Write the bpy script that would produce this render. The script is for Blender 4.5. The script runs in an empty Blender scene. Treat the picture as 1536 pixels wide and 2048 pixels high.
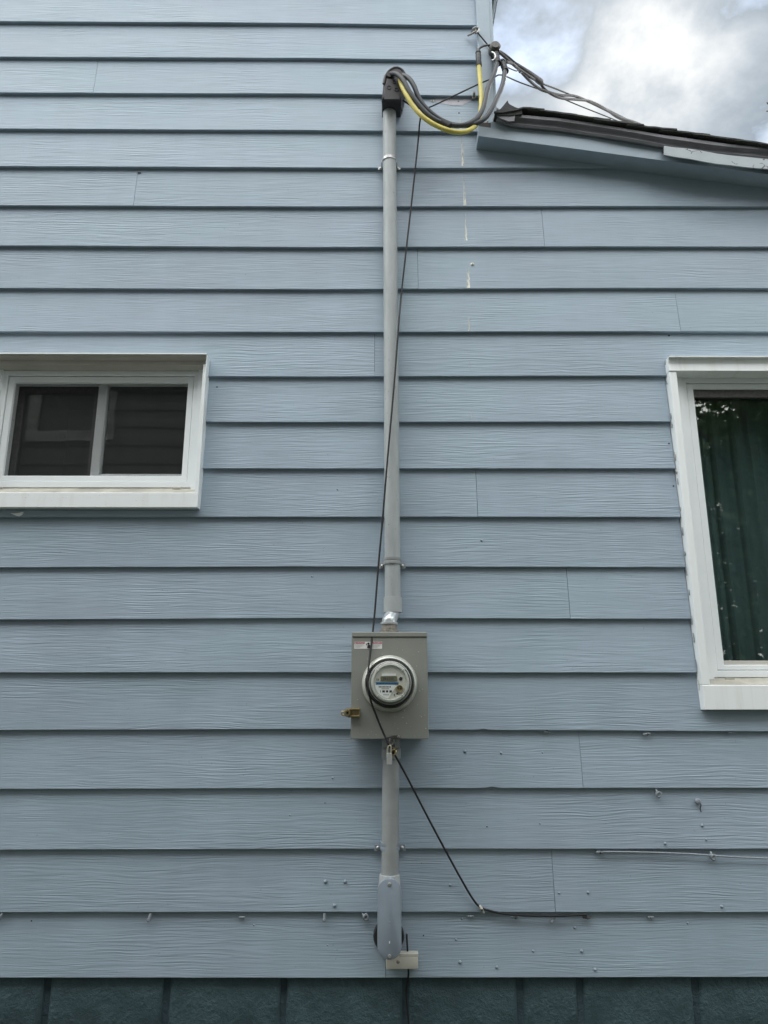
import bpy, bmesh, math, random
import numpy as np
from mathutils import Vector, Matrix, noise as mnoise
R = math.radians
random.seed(7)
scene = bpy.context.scene
COL = scene.collection

# ------------------------------------------------------------------ camera
CAM_D, CAM_Z = 2.8012, 1.6
F_PX, PITCH, ROLL, YAW = 1450.17, 0.246977, -0.000423, -0.005138
cyw, syw = math.cos(YAW), math.sin(YAW)
Rz = Matrix(((cyw, -syw, 0), (syw, cyw, 0), (0, 0, 1)))
fwd = Rz @ Vector((0, math.cos(PITCH), math.sin(PITCH)))
up0 = Rz @ Vector((0, -math.sin(PITCH), math.cos(PITCH)))
rt0 = Rz @ Vector((1, 0, 0))
cr, sr = math.cos(ROLL), math.sin(ROLL)
RIGHT, UP = cr * rt0 + sr * up0, -sr * rt0 + cr * up0
cam = bpy.data.cameras.new('camera')
cam.sensor_fit = 'VERTICAL'; cam.sensor_height = 24.0
cam.lens = F_PX / 2048 * 24.0
cam.clip_start = 0.05; cam.clip_end = 2000
camo = bpy.data.objects.new('camera', cam); COL.objects.link(camo)
camo.matrix_world = Matrix((
    (RIGHT.x, UP.x, -fwd.x, 0), (RIGHT.y, UP.y, -fwd.y, -CAM_D),
    (RIGHT.z, UP.z, -fwd.z, CAM_Z), (0, 0, 0, 1)))
scene.camera = camo

def W(px, py, Y=0.0):
    """survey: photo measurement -> point on the vertical plane y=Y (metres)"""
    v = RIGHT * ((px - 768) / F_PX) + UP * (-(py - 1024) / F_PX) + fwd
    t = (CAM_D + Y) / v.y
    return Vector((v.x * t, Y, CAM_Z + v.z * t))

# ------------------------------------------------------------------ world, sun, exposure
SUN_AZ, SUN_EL = R(22.9), R(43.4)
sund = Vector((math.sin(SUN_AZ) * math.cos(SUN_EL), math.cos(SUN_AZ) * math.cos(SUN_EL), math.sin(SUN_EL)))
world = bpy.data.worlds.new('World'); scene.world = world
world.use_nodes = True
nt = world.node_tree; nt.nodes.clear()
def wn(t, **k):
    n = nt.nodes.new(t)
    for a, b in k.items(): setattr(n, a, b)
    return n
def wmath(op, a, b=None, c=None, clamp=False):
    n = wn('ShaderNodeMath', operation=op, use_clamp=clamp)
    for i, v in enumerate((a, b, c)):
        if v is None: continue
        if isinstance(v, (int, float)): n.inputs[i].default_value = v
        else: nt.links.new(v, n.inputs[i])
    return n.outputs[0]
tc = wn('ShaderNodeTexCoord'); sep = wn('ShaderNodeSeparateXYZ')
nt.links.new(tc.outputs['Generated'], sep.inputs[0])
zz = wmath('ADD', wmath('MAXIMUM', sep.outputs[2], 0.0), 0.18)
cx_, cy_ = wmath('DIVIDE', sep.outputs[0], zz), wmath('DIVIDE', sep.outputs[1], zz)
cmb = wn('ShaderNodeCombineXYZ'); nt.links.new(cx_, cmb.inputs[0]); nt.links.new(cy_, cmb.inputs[1])
cmb.inputs[2].default_value = 3.7
def wnoise(scale, detail, rough, off, dist=0.0):
    mp = wn('ShaderNodeVectorMath', operation='ADD'); nt.links.new(cmb.outputs[0], mp.inputs[0]); mp.inputs[1].default_value = off
    n = wn('ShaderNodeTexNoise'); n.inputs['Scale'].default_value = scale; n.inputs['Detail'].default_value = detail
    n.inputs['Roughness'].default_value = rough; n.inputs['Distortion'].default_value = dist
    nt.links.new(mp.outputs[0], n.inputs['Vector']); return n.outputs['Fac']
SKY_OFF = (1.22, 7.90, 0.0)  # offset chosen so dull cloud fills the view; brighter unseen banks light the wall
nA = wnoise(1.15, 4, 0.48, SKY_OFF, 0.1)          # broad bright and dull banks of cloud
nB = wnoise(3.4, 7, 0.56, (15.1, 3.3, 1.0), 0.12)    # ragged breaks in them
sky = wn('ShaderNodeTexSky', sky_type='NISHITA'); sky.sun_disc = False; sky.dust_density = 0.3; sky.air_density = 1.2
sky.sun_elevation = SUN_EL; sky.sun_rotation = SUN_AZ
def wrange(v, a, b, c, d):
    n = wn('ShaderNodeMapRange'); nt.links.new(v, n.inputs[0])
    for i, q in enumerate((a, b, c, d)): n.inputs[i + 1].default_value = q
    return n.outputs[0]
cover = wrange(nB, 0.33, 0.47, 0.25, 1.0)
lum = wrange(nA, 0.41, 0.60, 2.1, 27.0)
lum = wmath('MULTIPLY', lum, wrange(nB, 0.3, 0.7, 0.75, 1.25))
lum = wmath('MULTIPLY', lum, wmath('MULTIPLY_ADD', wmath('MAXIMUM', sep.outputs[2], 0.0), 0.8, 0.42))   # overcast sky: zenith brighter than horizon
dt = wn('ShaderNodeVectorMath', operation='DOT_PRODUCT'); nt.links.new(tc.outputs['Generated'], dt.inputs[0]); dt.inputs[1].default_value = sund
glow = wmath('MULTIPLY', wmath('POWER', wmath('MAXIMUM', dt.outputs['Value'], 0.0), 90.0), 1.9)
lumt = wmath('ADD', lum, wmath('MULTIPLY', glow, wrange(nB, 0.36, 0.6, 0.0, 1.5)))
ccol = wn('ShaderNodeMix', data_type='RGBA'); ccol.inputs[6].default_value = (0.74, 0.87, 1.0, 1); ccol.inputs[7].default_value = (1.0, 0.995, 0.97, 1)
nt.links.new(wrange(lumt, 2.2, 5.0, 0.0, 1.0), ccol.inputs[0])
csc = wn('ShaderNodeVectorMath', operation='SCALE'); nt.links.new(ccol.outputs[2], csc.inputs[0]); nt.links.new(lumt, csc.inputs['Scale'])
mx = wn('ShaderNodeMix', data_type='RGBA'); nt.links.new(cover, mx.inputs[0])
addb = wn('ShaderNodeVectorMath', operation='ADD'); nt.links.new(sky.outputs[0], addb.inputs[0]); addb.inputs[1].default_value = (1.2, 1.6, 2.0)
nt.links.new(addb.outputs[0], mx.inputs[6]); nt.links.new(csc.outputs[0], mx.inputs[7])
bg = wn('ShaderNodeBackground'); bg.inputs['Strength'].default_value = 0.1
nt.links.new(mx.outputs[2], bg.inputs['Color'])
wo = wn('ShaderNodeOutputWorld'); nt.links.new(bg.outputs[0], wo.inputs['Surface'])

sl = bpy.data.lights.new('sun', 'SUN'); sl.energy = 0.9; sl.angle = R(14); sl.color = (1.0, 0.96, 0.9)
so = bpy.data.objects.new('sun', sl); COL.objects.link(so)
so.rotation_euler = (-sund).to_track_quat('-Z', 'Y').to_euler()

scene.view_settings.view_transform = 'Standard'
scene.view_settings.look = 'None'
scene.view_settings.exposure = 1.21
scene.view_settings.gamma = 1.0
scene.view_settings.use_curve_mapping = False
scene.cycles.max_bounces = 5; scene.cycles.diffuse_bounces = 3; scene.cycles.glossy_bounces = 3; scene.cycles.transparent_max_bounces = 8

# ------------------------------------------------------------------ materials
class NT:
    def __init__(s, name):
        s.m = bpy.data.materials.new(name); s.m.use_nodes = True
        s.t = s.m.node_tree; s.t.nodes.clear()
        s.out = s.n('ShaderNodeOutputMaterial')
    def n(s, t, **k):
        x = s.t.nodes.new(t)
        for a, b in k.items(): setattr(x, a, b)
        return x
    def l(s, a, b): s.t.links.new(a, b)
    def val(s, v, sock):
        if isinstance(v, (int, float, tuple)): sock.default_value = v
        else: s.l(v, sock)
    def math(s, op, a, b=None, c=None, clamp=False):
        x = s.n('ShaderNodeMath', operation=op, use_clamp=clamp)
        for i, v in enumerate((a, b, c)):
            if v is not None: s.val(v, x.inputs[i])
        return x.outputs[0]
    def coord(s, scale=(1, 1, 1), rnd=False):
        tc = s.n('ShaderNodeTexCoord'); v = tc.outputs['Object']
        if rnd:
            oi = s.n('ShaderNodeObjectInfo')
            sc = s.math('MULTIPLY', oi.outputs['Random'], 37.0)
            cb = s.n('ShaderNodeCombineXYZ'); s.l(sc, cb.inputs[0]); s.l(sc, cb.inputs[1])
            ad = s.n('ShaderNodeVectorMath', operation='ADD'); s.l(v, ad.inputs[0]); s.l(cb.outputs[0], ad.inputs[1]); v = ad.outputs[0]
        mu = s.n('ShaderNodeVectorMath', operation='MULTIPLY'); s.l(v, mu.inputs[0]); mu.inputs[1].default_value = scale
        return mu.outputs[0]
    def noise(s, vec, scale=1, detail=3, rough=.5, dist=0):
        x = s.n('ShaderNodeTexNoise'); s.l(vec, x.inputs['Vector'])
        x.inputs['Scale'].default_value = scale; x.inputs['Detail'].default_value = detail
        x.inputs['Roughness'].default_value = rough; x.inputs['Distortion'].default_value = dist
        return x.outputs['Fac']
    def rng(s, v, a, b, c, d):
        x = s.n('ShaderNodeMapRange'); s.val(v, x.inputs[0])
        for i, q in enumerate((a, b, c, d)): x.inputs[i + 1].default_value = q
        return x.outputs[0]
    def mix(s, f, a, b):
        x = s.n('ShaderNodeMix', data_type='RGBA'); s.val(f, x.inputs[0])
        for v, i in ((a, 6), (b, 7)):
            if isinstance(v, tuple): x.inputs[i].default_value = (*v, 1) if len(v) == 3 else v
            else: s.l(v, x.inputs[i])
        return x.outputs[2]
    def scalecol(s, col, f):
        x = s.n('ShaderNodeVectorMath', operation='SCALE')
        if isinstance(col, tuple): x.inputs[0].default_value = col
        else: s.l(col, x.inputs[0])
        s.val(f, x.inputs['Scale']); return x.outputs[0]
    def bump(s, h, strength=.5, dist=.001):
        x = s.n('ShaderNodeBump'); s.l(h, x.inputs['Height']); x.inputs['Strength'].default_value = strength
        x.inputs['Distance'].default_value = dist; return x.outputs[0]
    def bsdf(s, col, rough=.5, metal=0, normal=None, spec=.5):
        b = s.n('ShaderNodeBsdfPrincipled')
        if isinstance(col, tuple): b.inputs['Base Color'].default_value = (*col, 1)
        else: s.l(col, b.inputs['Base Color'])
        s.val(rough, b.inputs['Roughness']); b.inputs['Metallic'].default_value = metal
        b.inputs['Specular IOR Level'].default_value = spec
        if normal is not None: s.l(normal, b.inputs['Normal'])
        return b
    def done(s, b): s.l(b.outputs[0], s.out.inputs['Surface']); return s.m

def plain(name, col, rough=.5, metal=0, var=.12, vs=14, bs=0, bscale=200, bd=.0006, spec=.5):
    t = NT(name); v = t.coord()
    n = t.noise(v, vs, 5, .6)
    c = t.scalecol(col, t.rng(n, .3, .7, 1 - var, 1 + var))
    nm = t.bump(t.noise(v, bscale, 3, .6), bs, bd) if bs else None
    return t.done(t.bsdf(c, t.rng(n, .3, .7, rough * .88, min(1, rough * 1.12)), metal, nm, spec))

def siding_mat(name, col, rough=.52, z_strength=1.0):
    t = NT(name)
    warp = t.math('SUBTRACT', t.noise(t.coord((2.2, 1, 9), True), 1, 2, .5), .5)
    warp2 = t.math('SUBTRACT', t.noise(t.coord((9, 1, 26), True), 1, 1, .5), .5)
    base = t.n('ShaderNodeSeparateXYZ'); t.l(t.coord((1, 1, 1), True), base.inputs[0])
    z2 = t.math('ADD', base.outputs[2], t.math('ADD', t.math('MULTIPLY', warp, .036), t.math('MULTIPLY', warp2, .006)))
    cb = t.n('ShaderNodeCombineXYZ'); t.l(t.math('MULTIPLY', base.outputs[0], 7), cb.inputs[0])
    t.l(base.outputs[1], cb.inputs[1]); t.l(t.math('MULTIPLY', z2, 205), cb.inputs[2])
    grain = t.noise(cb.outputs[0], 1, 1.5, .5)
    amp = t.rng(t.noise(t.coord((2.6, 1, 7), True), 1, 2, .5), .35, .65, .25, 1.0)
    fine = t.noise(t.coord((60, 60, 700), True), 1, 2, .5)
    h = t.math('ADD', t.math('MULTIPLY', grain, amp), t.math('MULTIPLY', fine, .08))
    nm = t.bump(h, .72 * z_strength, .0034)
    blot = t.noise(t.coord((3, 3, 5), True), 1, 4, .6)
    drip = t.noise(t.coord((9, 1, .9)), 1, 3, .55)
    f = t.math('MULTIPLY', t.rng(blot, .3, .7, .93, 1.06), t.rng(drip, .3, .7, .972, 1.02))
    f = t.math('MULTIPLY', f, t.rng(grain, .3, .7, .95, 1.04))
    oi = t.n('ShaderNodeObjectInfo'); f = t.math('MULTIPLY', f, t.rng(oi.outputs['Random'], 0, 1, .955, 1.04))
    speck = t.math('GREATER_THAN', t.noise(t.coord((95, 95, 95)), 1, 2, .5), .735)
    hue = t.rng(t.noise(t.coord((1.1, 1, 2.3)), 1, 3, .6), .38, .62, 0, 1)
    c0 = t.mix(hue, (col[0] * .99, col[1] * 1.006, col[2] * .995), (col[0] * 1.02, col[1] * .995, col[2] * 1.01))
    c = t.mix(t.math('MULTIPLY', speck, .35), t.scalecol(c0, f), (.16, .17, .16))
    return t.done(t.bsdf(c, t.rng(blot, .3, .7, rough - .07, rough + .07), 0, nm, .45))

SIDING = (.325, .412, .492)
M = {}
M['siding'] = siding_mat('painted_grain_siding', SIDING)
M['trimgrey'] = plain('painted_grey_trim', (.33, .41, .48), .5, var=.06, bs=.15, bscale=60)
M['white'] = plain('white_vinyl', (.88, .93, .95), .38, var=.03, vs=5)
def trimwhite():
    t = NT('white_coil_trim'); st = t.noise(t.coord((30, 8, 2.2)), 1, 4, .6)
    big = t.noise(t.coord((4, 4, 4)), 1, 3, .6)
    c = t.mix(t.math('MULTIPLY', t.rng(st, .5, .74, 0, .55), t.rng(big, .4, .6, .1, 1)), (.88, .93, .945), (.66, .67, .63))
    return t.done(t.bsdf(c, .42))
M['trimwhite'] = trimwhite()
M['sill'] = plain('dirty_sill', (.42, .41, .36), .6, var=.3, vs=9)
M['beige'] = plain('beige_head_trim', (.50, .49, .45), .5, var=.08, vs=8)
M['sheath'] = plain('tar_paper', (.03, .03, .032), .9)
M['darkgap'] = plain('dark_gasket', (.012, .012, .013), .7)
M['room'] = plain('room_plaster', (.07, .07, .07), .9)
def foundmat(name, col, sc=1):
    t = NT(name); v = t.coord((1, 1, 1), True)
    a = t.noise(v, 70, 5, .65); b = t.noise(v, 9, 4, .6)
    c = t.scalecol(col, t.math('MULTIPLY', t.rng(b, .3, .7, .72, 1.28), t.rng(a, .3, .7, .85, 1.15)))
    h = t.math('ADD', t.math('MULTIPLY', a, t.rng(b, .35, .6, .25, 1)), t.math('MULTIPLY', t.noise(v, 260, 3, .6), .25))
    return t.done(t.bsdf(c, .6, 0, t.bump(h, 1.0, .008)))
M['block'] = foundmat('painted_block', (.050, .094, .112))
M['mortar'] = foundmat('painted_mortar', (.040, .072, .092))
M['pvc'] = plain('weathered_pvc', (.40, .43, .44), .55, var=.07, vs=22, bs=.1)
def pvcw():
    t = NT('stained_pvc'); v = t.coord()
    b = t.noise(t.coord((30, 30, 7)), 1, 4, .6); s = t.noise(v, 75, 3, .55)
    c = t.scalecol((.385, .42, .43), t.rng(b, .3, .7, .88, 1.1))
    c = t.mix(t.rng(s, .66, .72, 0, .55), c, (.2, .18, .17))
    return t.done(t.bsdf(c, .5))
M['pvcw'] = pvcw()
M['pvclow'] = plain('grey_pvc', (.29, .315, .32), .55, var=.07, vs=22)
M['pvcplate'] = plain('blue_grey_pvc_cover', (.24, .29, .345), .42, var=.06, vs=12)
M['boxpaint'] = plain('grey_enamel', (.25, .264, .240), .42, var=.05, vs=9, bs=.12, bscale=420, bd=.0004)
M['galv'] = plain('galvanised', (.42, .43, .43), .45, .75, var=.25, vs=60)
M['galvdull'] = plain('dull_zinc_hub', (.30, .28, .25), .55, .5, var=.35, vs=90)
M['ring'] = plain('zinc_ring', (.50, .52, .48), .42, .35, var=.12, vs=20)
M['black'] = plain('black_plastic', (.022, .023, .026), .48, var=.2)
M['headblk'] = plain('weathered_black_plastic', (.036, .034, .042), .6, var=.3, vs=40)
M['wire'] = plain('black_cable', (.008, .009, .011), .6, var=.2)
M['wiregrey'] = plain('faded_grey_cable', (.040, .047, .055), .5, var=.2, vs=25)
M['wiredrop'] = plain('weathered_drop_cable', (.085, .08, .085), .6, var=.2, vs=25)
def yellow():
    t = NT('yellow_striped_jacket'); tc = t.n('ShaderNodeUVMap'); s = t.n('ShaderNodeSeparateXYZ'); t.l(tc.outputs[0], s.inputs[0])
    band = t.math('LESS_THAN', t.math('ABSOLUTE', t.math('SUBTRACT', s.outputs[0], .60)), .035)
    d = t.noise(t.coord(), 30, 3, .6)
    c = t.mix(band, t.scalecol((.62, .54, .13), t.rng(d, .3, .7, .85, 1.1)), (.13, .14, .1))
    return t.done(t.bsdf(c, .45))
M['yellow'] = yellow()
M['brass'] = plain('tarnished_brass', (.33, .27, .14), .35, .8, var=.2, vs=60)
M['steel'] = plain('steel', (.52, .52, .50), .35, .8, var=.15, vs=70)
M['steeldark'] = plain('dark_steel', (.10, .10, .095), .5, .6, var=.3, vs=80)
M['lockbody'] = plain('laminated_lock_steel', (.55, .57, .57), .38, .55, var=.1, vs=70)
M['nail'] = plain('painted_nail', (.25, .31, .36), .45, var=.15, vs=300)
M['clip'] = plain('painted_clip', (.24, .275, .31), .5, var=.25, vs=200)
M['cream'] = plain('cream_plastic', (.55, .55, .49), .45, var=.06, vs=20)
M['rakemetal'] = plain('dull_grey_drip_metal', (.215, .217, .24), .6, var=.18, vs=9, bs=.15, bscale=30, bd=.002)
M['deckwood'] = plain('weathered_deck_wood', (.07, .065, .065), .8, var=.4, vs=40)
def shingle():
    t = NT('mossy_asphalt_shingle'); v = t.coord((1, 1, 1), True)
    a = t.noise(v, 320, 2, .6); b = t.noise(v, 11, 3, .6)
    c = t.scalecol(t.mix(t.rng(b, .4, .65, 0, .8), (.055, .056, .060), (.055, .060, .048)), t.rng(a, .3, .7, .5, 1.5))
    return t.done(t.bsdf(c, .9, 0, t.bump(a, .6, .002)))
M['shingle'] = shingle()
def cracked():
    t = NT('cracked_pale_paint'); v = t.coord((1, 1, 1.3))
    w = t.noise(v, 12, 4, .6)
    ad = t.n('ShaderNodeVectorMath', operation='ADD'); t.l(v, ad.inputs[0])
    sc = t.n('ShaderNodeCombineXYZ'); t.l(t.math('MULTIPLY', w, .05), sc.inputs[0]); t.l(t.math('MULTIPLY', w, .05), sc.inputs[2]); t.l(sc.outputs[0], ad.inputs[1])
    vo = t.n('ShaderNodeTexVoronoi', feature='DISTANCE_TO_EDGE'); vo.inputs['Scale'].default_value = 24; t.l(ad.outputs[0], vo.inputs['Vector'])
    crack = t.math('MULTIPLY', t.math('LESS_THAN', vo.outputs[0], .045), t.math('GREATER_THAN', t.noise(v, 8, 2, .5), .5))
    c = t.mix(crack, t.scalecol((.41, .465, .50), t.rng(w, .3, .7, .92, 1.06)), (.13, .13, .13))
    return t.done(t.bsdf(c, .55))
M['cracked'] = cracked()
def glassmat(name, tint=(.9, .95, .93), refl=.075, rough=0.0):
    t = NT(name); tr = t.n('ShaderNodeBsdfTransparent'); tr.inputs[0].default_value = (*tint, 1)
    gl = t.n('ShaderNodeBsdfGlossy'); gl.inputs['Roughness'].default_value = rough
    if rough == 0.0:
        nm = t.bump(t.noise(t.coord((1, 1, 1)), 2.6, 2, .5), .06, .01); t.l(nm, gl.inputs['Normal'])
    lw = t.n('ShaderNodeLayerWeight'); lw.inputs[0].default_value = .5
    f = t.math('MULTIPLY_ADD', t.math('POWER', lw.outputs['Facing'], 5.0), 1 - refl, refl, clamp=True)
    mxx = t.n('ShaderNodeMixShader'); t.l(f, mxx.inputs[0]); t.l(tr.outputs[0], mxx.inputs[1]); t.l(gl.outputs[0], mxx.inputs[2])
    return t.done(mxx)
M['glass'] = glassmat('window_glass')
M['domeglass'] = glassmat('meter_glass', (.95, .97, .96), .045, .03)
def screenmat():
    t = NT('insect_screen_mesh'); v = t.coord((640, 1, 640)); s = t.n('ShaderNodeSeparateXYZ'); t.l(v, s.inputs[0])
    a = t.math('LESS_THAN', t.math('FRACT', s.outputs[0]), .24); b = t.math('LESS_THAN', t.math('FRACT', s.outputs[2]), .24)
    tr = t.n('ShaderNodeBsdfTransparent'); d = t.bsdf((.008, .011, .012), .6)
    mxx = t.n('ShaderNodeMixShader'); t.l(t.math('MAXIMUM', a, b), mxx.inputs[0]); t.l(tr.outputs[0], mxx.inputs[1]); t.l(d.outputs[0], mxx.inputs[2])
    return t.done(mxx)
M['screen'] = screenmat()
M['curtain'] = plain('dark_green_curtain', (.070, .108, .118), .9, var=.12, vs=6)
M['dial'] = plain('meter_dial', (.60, .60, .55), .5, var=.04)
M['dialwhite'] = plain('meter_label', (.84, .86, .85), .5, var=.03)
M['lcd'] = plain('lcd', (.16, .16, .10), .25, var=.06)
M['ink'] = plain('ink', (.02, .02, .022), .6)
M['blueink'] = plain('blue_ink', (.07, .22, .42), .5)
M['redink'] = plain('red_ink', (.42, .06, .10), .5)
M['sticker'] = plain('sticker_white', (.76, .77, .76), .4, var=.03)
M['ground'] = plain('grass_soil', (.055, .06, .035), .95, var=.35, vs=3, bs=.8, bscale=40, bd=.02)
M['barkgrey'] = plain('bark', (.09, .075, .06), .95, var=.3, vs=20, bs=.6, bscale=60, bd=.01)
def leafmat(name, col):
    t = NT(name); n = t.noise(t.coord(), 2.2, 3, .6)
    d = t.bsdf(t.scalecol(col, t.rng(n, .3, .7, .6, 1.45)), .6)
    tl = t.n('ShaderNodeBsdfTranslucent'); tl.inputs[0].default_value = (col[0] * 1.5, col[1] * 1.6, col[2], 1)
    m_ = t.n('ShaderNodeMixShader'); m_.inputs[0].default_value = .3; t.l(d.outputs[0], m_.inputs[1]); t.l(tl.outputs[0], m_.inputs[2])
    return t.done(m_)
M['leaf'] = leafmat('leaf_green', (.055, .095, .035))
M['leafdark'] = leafmat('leaf_dark', (.04, .07, .035))
M['nsiding'] = siding_mat('neighbour_siding', (.15, .155, .15), .6)
def streakmat():
    t = NT('cream_drip_stain'); uv = t.n('ShaderNodeUVMap'); s = t.n('ShaderNodeSeparateXYZ'); t.l(uv.outputs[0], s.inputs[0])
    n = t.noise(t.coord((120, 1, 18)), 1, 4, .65)
    f = t.math('MULTIPLY', t.math('POWER', t.math('SUBTRACT', 1.0, s.outputs[1], clamp=True), .6), t.math('MULTIPLY', s.outputs[0], 1.25))
    f = t.math('MULTIPLY', f, t.rng(n, .36, .58, .12, 1), clamp=True)
    tr = t.n('ShaderNodeBsdfTransparent'); d = t.bsdf((.80, .81, .74), .6)
    m_ = t.n('ShaderNodeMixShader'); t.l(f, m_.inputs[0]); t.l(tr.outputs[0], m_.inputs[1]); t.l(d.outputs[0], m_.inputs[2])
    return t.done(m_)
M['streak'] = streakmat()

# ------------------------------------------------------------------ mesh helpers
class MB:
    def __init__(s): s.v, s.f, s.uv = [], [], {}
    def add(s, vs, fs):
        o = len(s.v); s.v += [tuple(p) for p in vs]; s.f += [tuple(i + o for i in q) for q in fs]; return s
    def box(s, x0, x1, y0, y1, z0, z1):
        return s.add([(x0, y0, z0), (x1, y0, z0), (x1, y1, z0), (x0, y1, z0), (x0, y0, z1), (x1, y0, z1), (x1, y1, z1), (x0, y1, z1)],
                     [(0, 3, 2, 1), (4, 5, 6, 7), (0, 1, 5, 4), (1, 2, 6, 5), (2, 3, 7, 6), (3, 0, 4, 7)])
    def bbox(s, x0, x1, y0, y1, z0, z1, b=.002, seg=1):
        bm = bmesh.new(); bmesh.ops.create_cube(bm, size=1)
        for v in bm.verts:
            v.co = Vector(((x0 + x1) / 2 + v.co.x * (x1 - x0), (y0 + y1) / 2 + v.co.y * (y1 - y0), (z0 + z1) / 2 + v.co.z * (z1 - z0)))
        bmesh.ops.bevel(bm, geom=bm.edges[:], offset=b, segments=seg, affect='EDGES', profile=.5)
        bm.verts.index_update()
        s.add([v.co for v in bm.verts], [[v.index for v in f.verts] for f in bm.faces]); bm.free(); return s
    def prism(s, poly, y0, y1, bev=0):
        """poly = [(x,z)...] anticlockwise as seen from the camera (-y); extruded from y0 (front) to y1"""
        n = len(poly)
        if bev:
            c = (sum(p[0] for p in poly) / n, sum(p[1] for p in poly) / n)
            def ins(p, d):
                v = Vector((c[0] - p[0], c[1] - p[1])); L = v.length or 1; return (p[0] + v.x / L * d, p[1] + v.y / L * d)
            rings = [([ins(p, bev) for p in poly], y0), ([ins(p, bev * .3) for p in poly], y0 + bev * .3), (poly, y0 + bev), (poly, y1)]
        else: rings = [(poly, y0), (poly, y1)]
        vs = [(p[0], y, p[1]) for r, y in rings for p in r]
        fs = [tuple(range(n)), tuple(reversed(range(n * (len(rings) - 1), n * len(rings))))]
        for k in range(len(rings) - 1):
            for i in range(n): fs.append((k * n + i, (k + 1) * n + i, (k + 1) * n + (i + 1) % n, k * n + (i + 1) % n))
        return s.add(vs, fs)
    def lathe(s, c, prof, seg=32, axis='y', a0=0, a1=2 * math.pi):
        """prof=[(r, h)] around an axis through c"""
        n = len(prof); full = abs(a1 - a0 - 2 * math.pi) < 1e-6; k = seg if full else seg + 1
        vs = []
        for j in range(k):
            a = a0 + (a1 - a0) * j / seg
            for r, h in prof:
                if axis == 'y': vs.append((c[0] + r * math.cos(a), c[1] + h, c[2] + r * math.sin(a)))
                else: vs.append((c[0] + r * math.cos(a), c[1] + r * math.sin(a), c[2] + h))
        fs = []
        for j in range(seg):
            j2 = (j + 1) % k
            for i in range(n - 1): fs.append((j * n + i, j2 * n + i, j2 * n + i + 1, j * n + i + 1))
        return s.add(vs, fs)
    def tube(s, pts, r, seg=8, sub=6, cap=True, smooth=True):
        pts = [Vector(p) for p in pts]
        rs = r if isinstance(r, (list, tuple)) else None
        if smooth and len(pts) > 2:
            q, rr = [], []
            for i in range(len(pts) - 1):
                p0, p1, p2, p3 = pts[max(i - 1, 0)], pts[i], pts[i + 1], pts[min(i + 2, len(pts) - 1)]
                for k in range(sub):
                    u = k / sub
                    q.append(.5 * ((2 * p1) + (p2 - p0) * u + (2 * p0 - 5 * p1 + 4 * p2 - p3) * u * u + (3 * p1 - p0 - 3 * p2 + p3) * u ** 3))
                    if rs: rr.append(rs[i] * (1 - u) + rs[i + 1] * u)
            q.append(pts[-1])
            if rs: rr.append(rs[-1]); rs = rr
            pts = q
        n = len(pts); ref = None; vs = []; base = len(s.v); L = 0
        for i, p in enumerate(pts):
            t = (pts[min(i + 1, n - 1)] - pts[max(i - 1, 0)])
            if t.length < 1e-9: t = Vector((0, 0, 1))
            t.normalize()
            if ref is None: ref = Vector((0, -1, 0)) if abs(t.y) < .9 else Vector((1, 0, 0))
            ref = (ref - t * ref.dot(t)).normalized(); b = t.cross(ref)
            ra = rs[i] if rs else r
            for k in range(seg):
                a = 2 * math.pi * k / seg; vs.append(p + (ref * math.cos(a) + b * math.sin(a)) * ra)
        fs = []
        for i in range(n - 1):
            for k in range(seg):
                s.uv[len(s.f) + len(fs)] = k / seg
                fs.append((i * seg + k, i * seg + (k + 1) % seg, (i + 1) * seg + (k + 1) % seg, (i + 1) * seg + k))
        if cap: fs += [tuple(reversed(range(seg))), tuple(range((n - 1) * seg, n * seg))]
        return s.add(vs, fs)
    def build(s, name, mat, parent=None, smooth=False, uvs=None):
        me = bpy.data.meshes.new(name); me.from_pydata(s.v, [], s.f); me.validate(); me.update()
        if s.uv and mat == 'yellow':
            ul = me.uv_layers.new(name='UVMap')
            for p in me.polygons:
                for k, li in enumerate(p.loop_indices): ul.data[li].uv = (s.uv.get(p.index, .3), 0)
        if uvs:
            ul = me.uv_layers.new(name='UVMap')
            for p in me.polygons:
                for li in p.loop_indices: ul.data[li].uv = uvs[me.loops[li].vertex_index]
        me.materials.append(M[mat] if isinstance(mat, str) else mat)
        bm = bmesh.new(); bm.from_mesh(me); bmesh.ops.recalc_face_normals(bm, faces=bm.faces[:]); bm.to_mesh(me); bm.free()
        if smooth:
            me.shade_smooth(); me.set_sharp_from_angle(angle=R(38))
        return link(name, me, parent)

def link(name, data, parent=None, loc=None):
    o = bpy.data.objects.new(name, data); COL.objects.link(o)
    if parent is not None:
        o.parent = parent
        if parent.type == 'EMPTY': o.matrix_parent_inverse = Matrix.Translation(-parent.location)
    if loc is not None: o.location = loc
    return o
def tag(o, label, cat, group=None):
    o['label'] = label; o['category'] = cat
    if group: o['group'] = group
    return o
def thing(name, loc, label, cat, group=None):
    o = bpy.data.objects.new(name, None); COL.objects.link(o); o.location = loc; o.empty_display_size = .1
    return tag(o, label, cat, group)
def txt(body, size, mat, parent, x, y, z, name='lettering', align='CENTER', sx=1.0):
    cu = bpy.data.curves.new('t', 'FONT'); cu.body = body; cu.size = size; cu.align_x = align; cu.align_y = 'CENTER'
    cu.resolution_u = 2
    ob = bpy.data.objects.new('t', cu); COL.objects.link(ob)
    dg = bpy.context.evaluated_depsgraph_get(); dg.update()
    me = bpy.data.meshes.new_from_object(ob.evaluated_get(dg)); bpy.data.objects.remove(ob)
    for v in me.vertices: v.co = Vector((x + v.co.x * sx, y, z + v.co.y))
    me.name = name; me.materials.clear(); me.materials.append(M[mat]); return link(name, me, parent)

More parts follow.
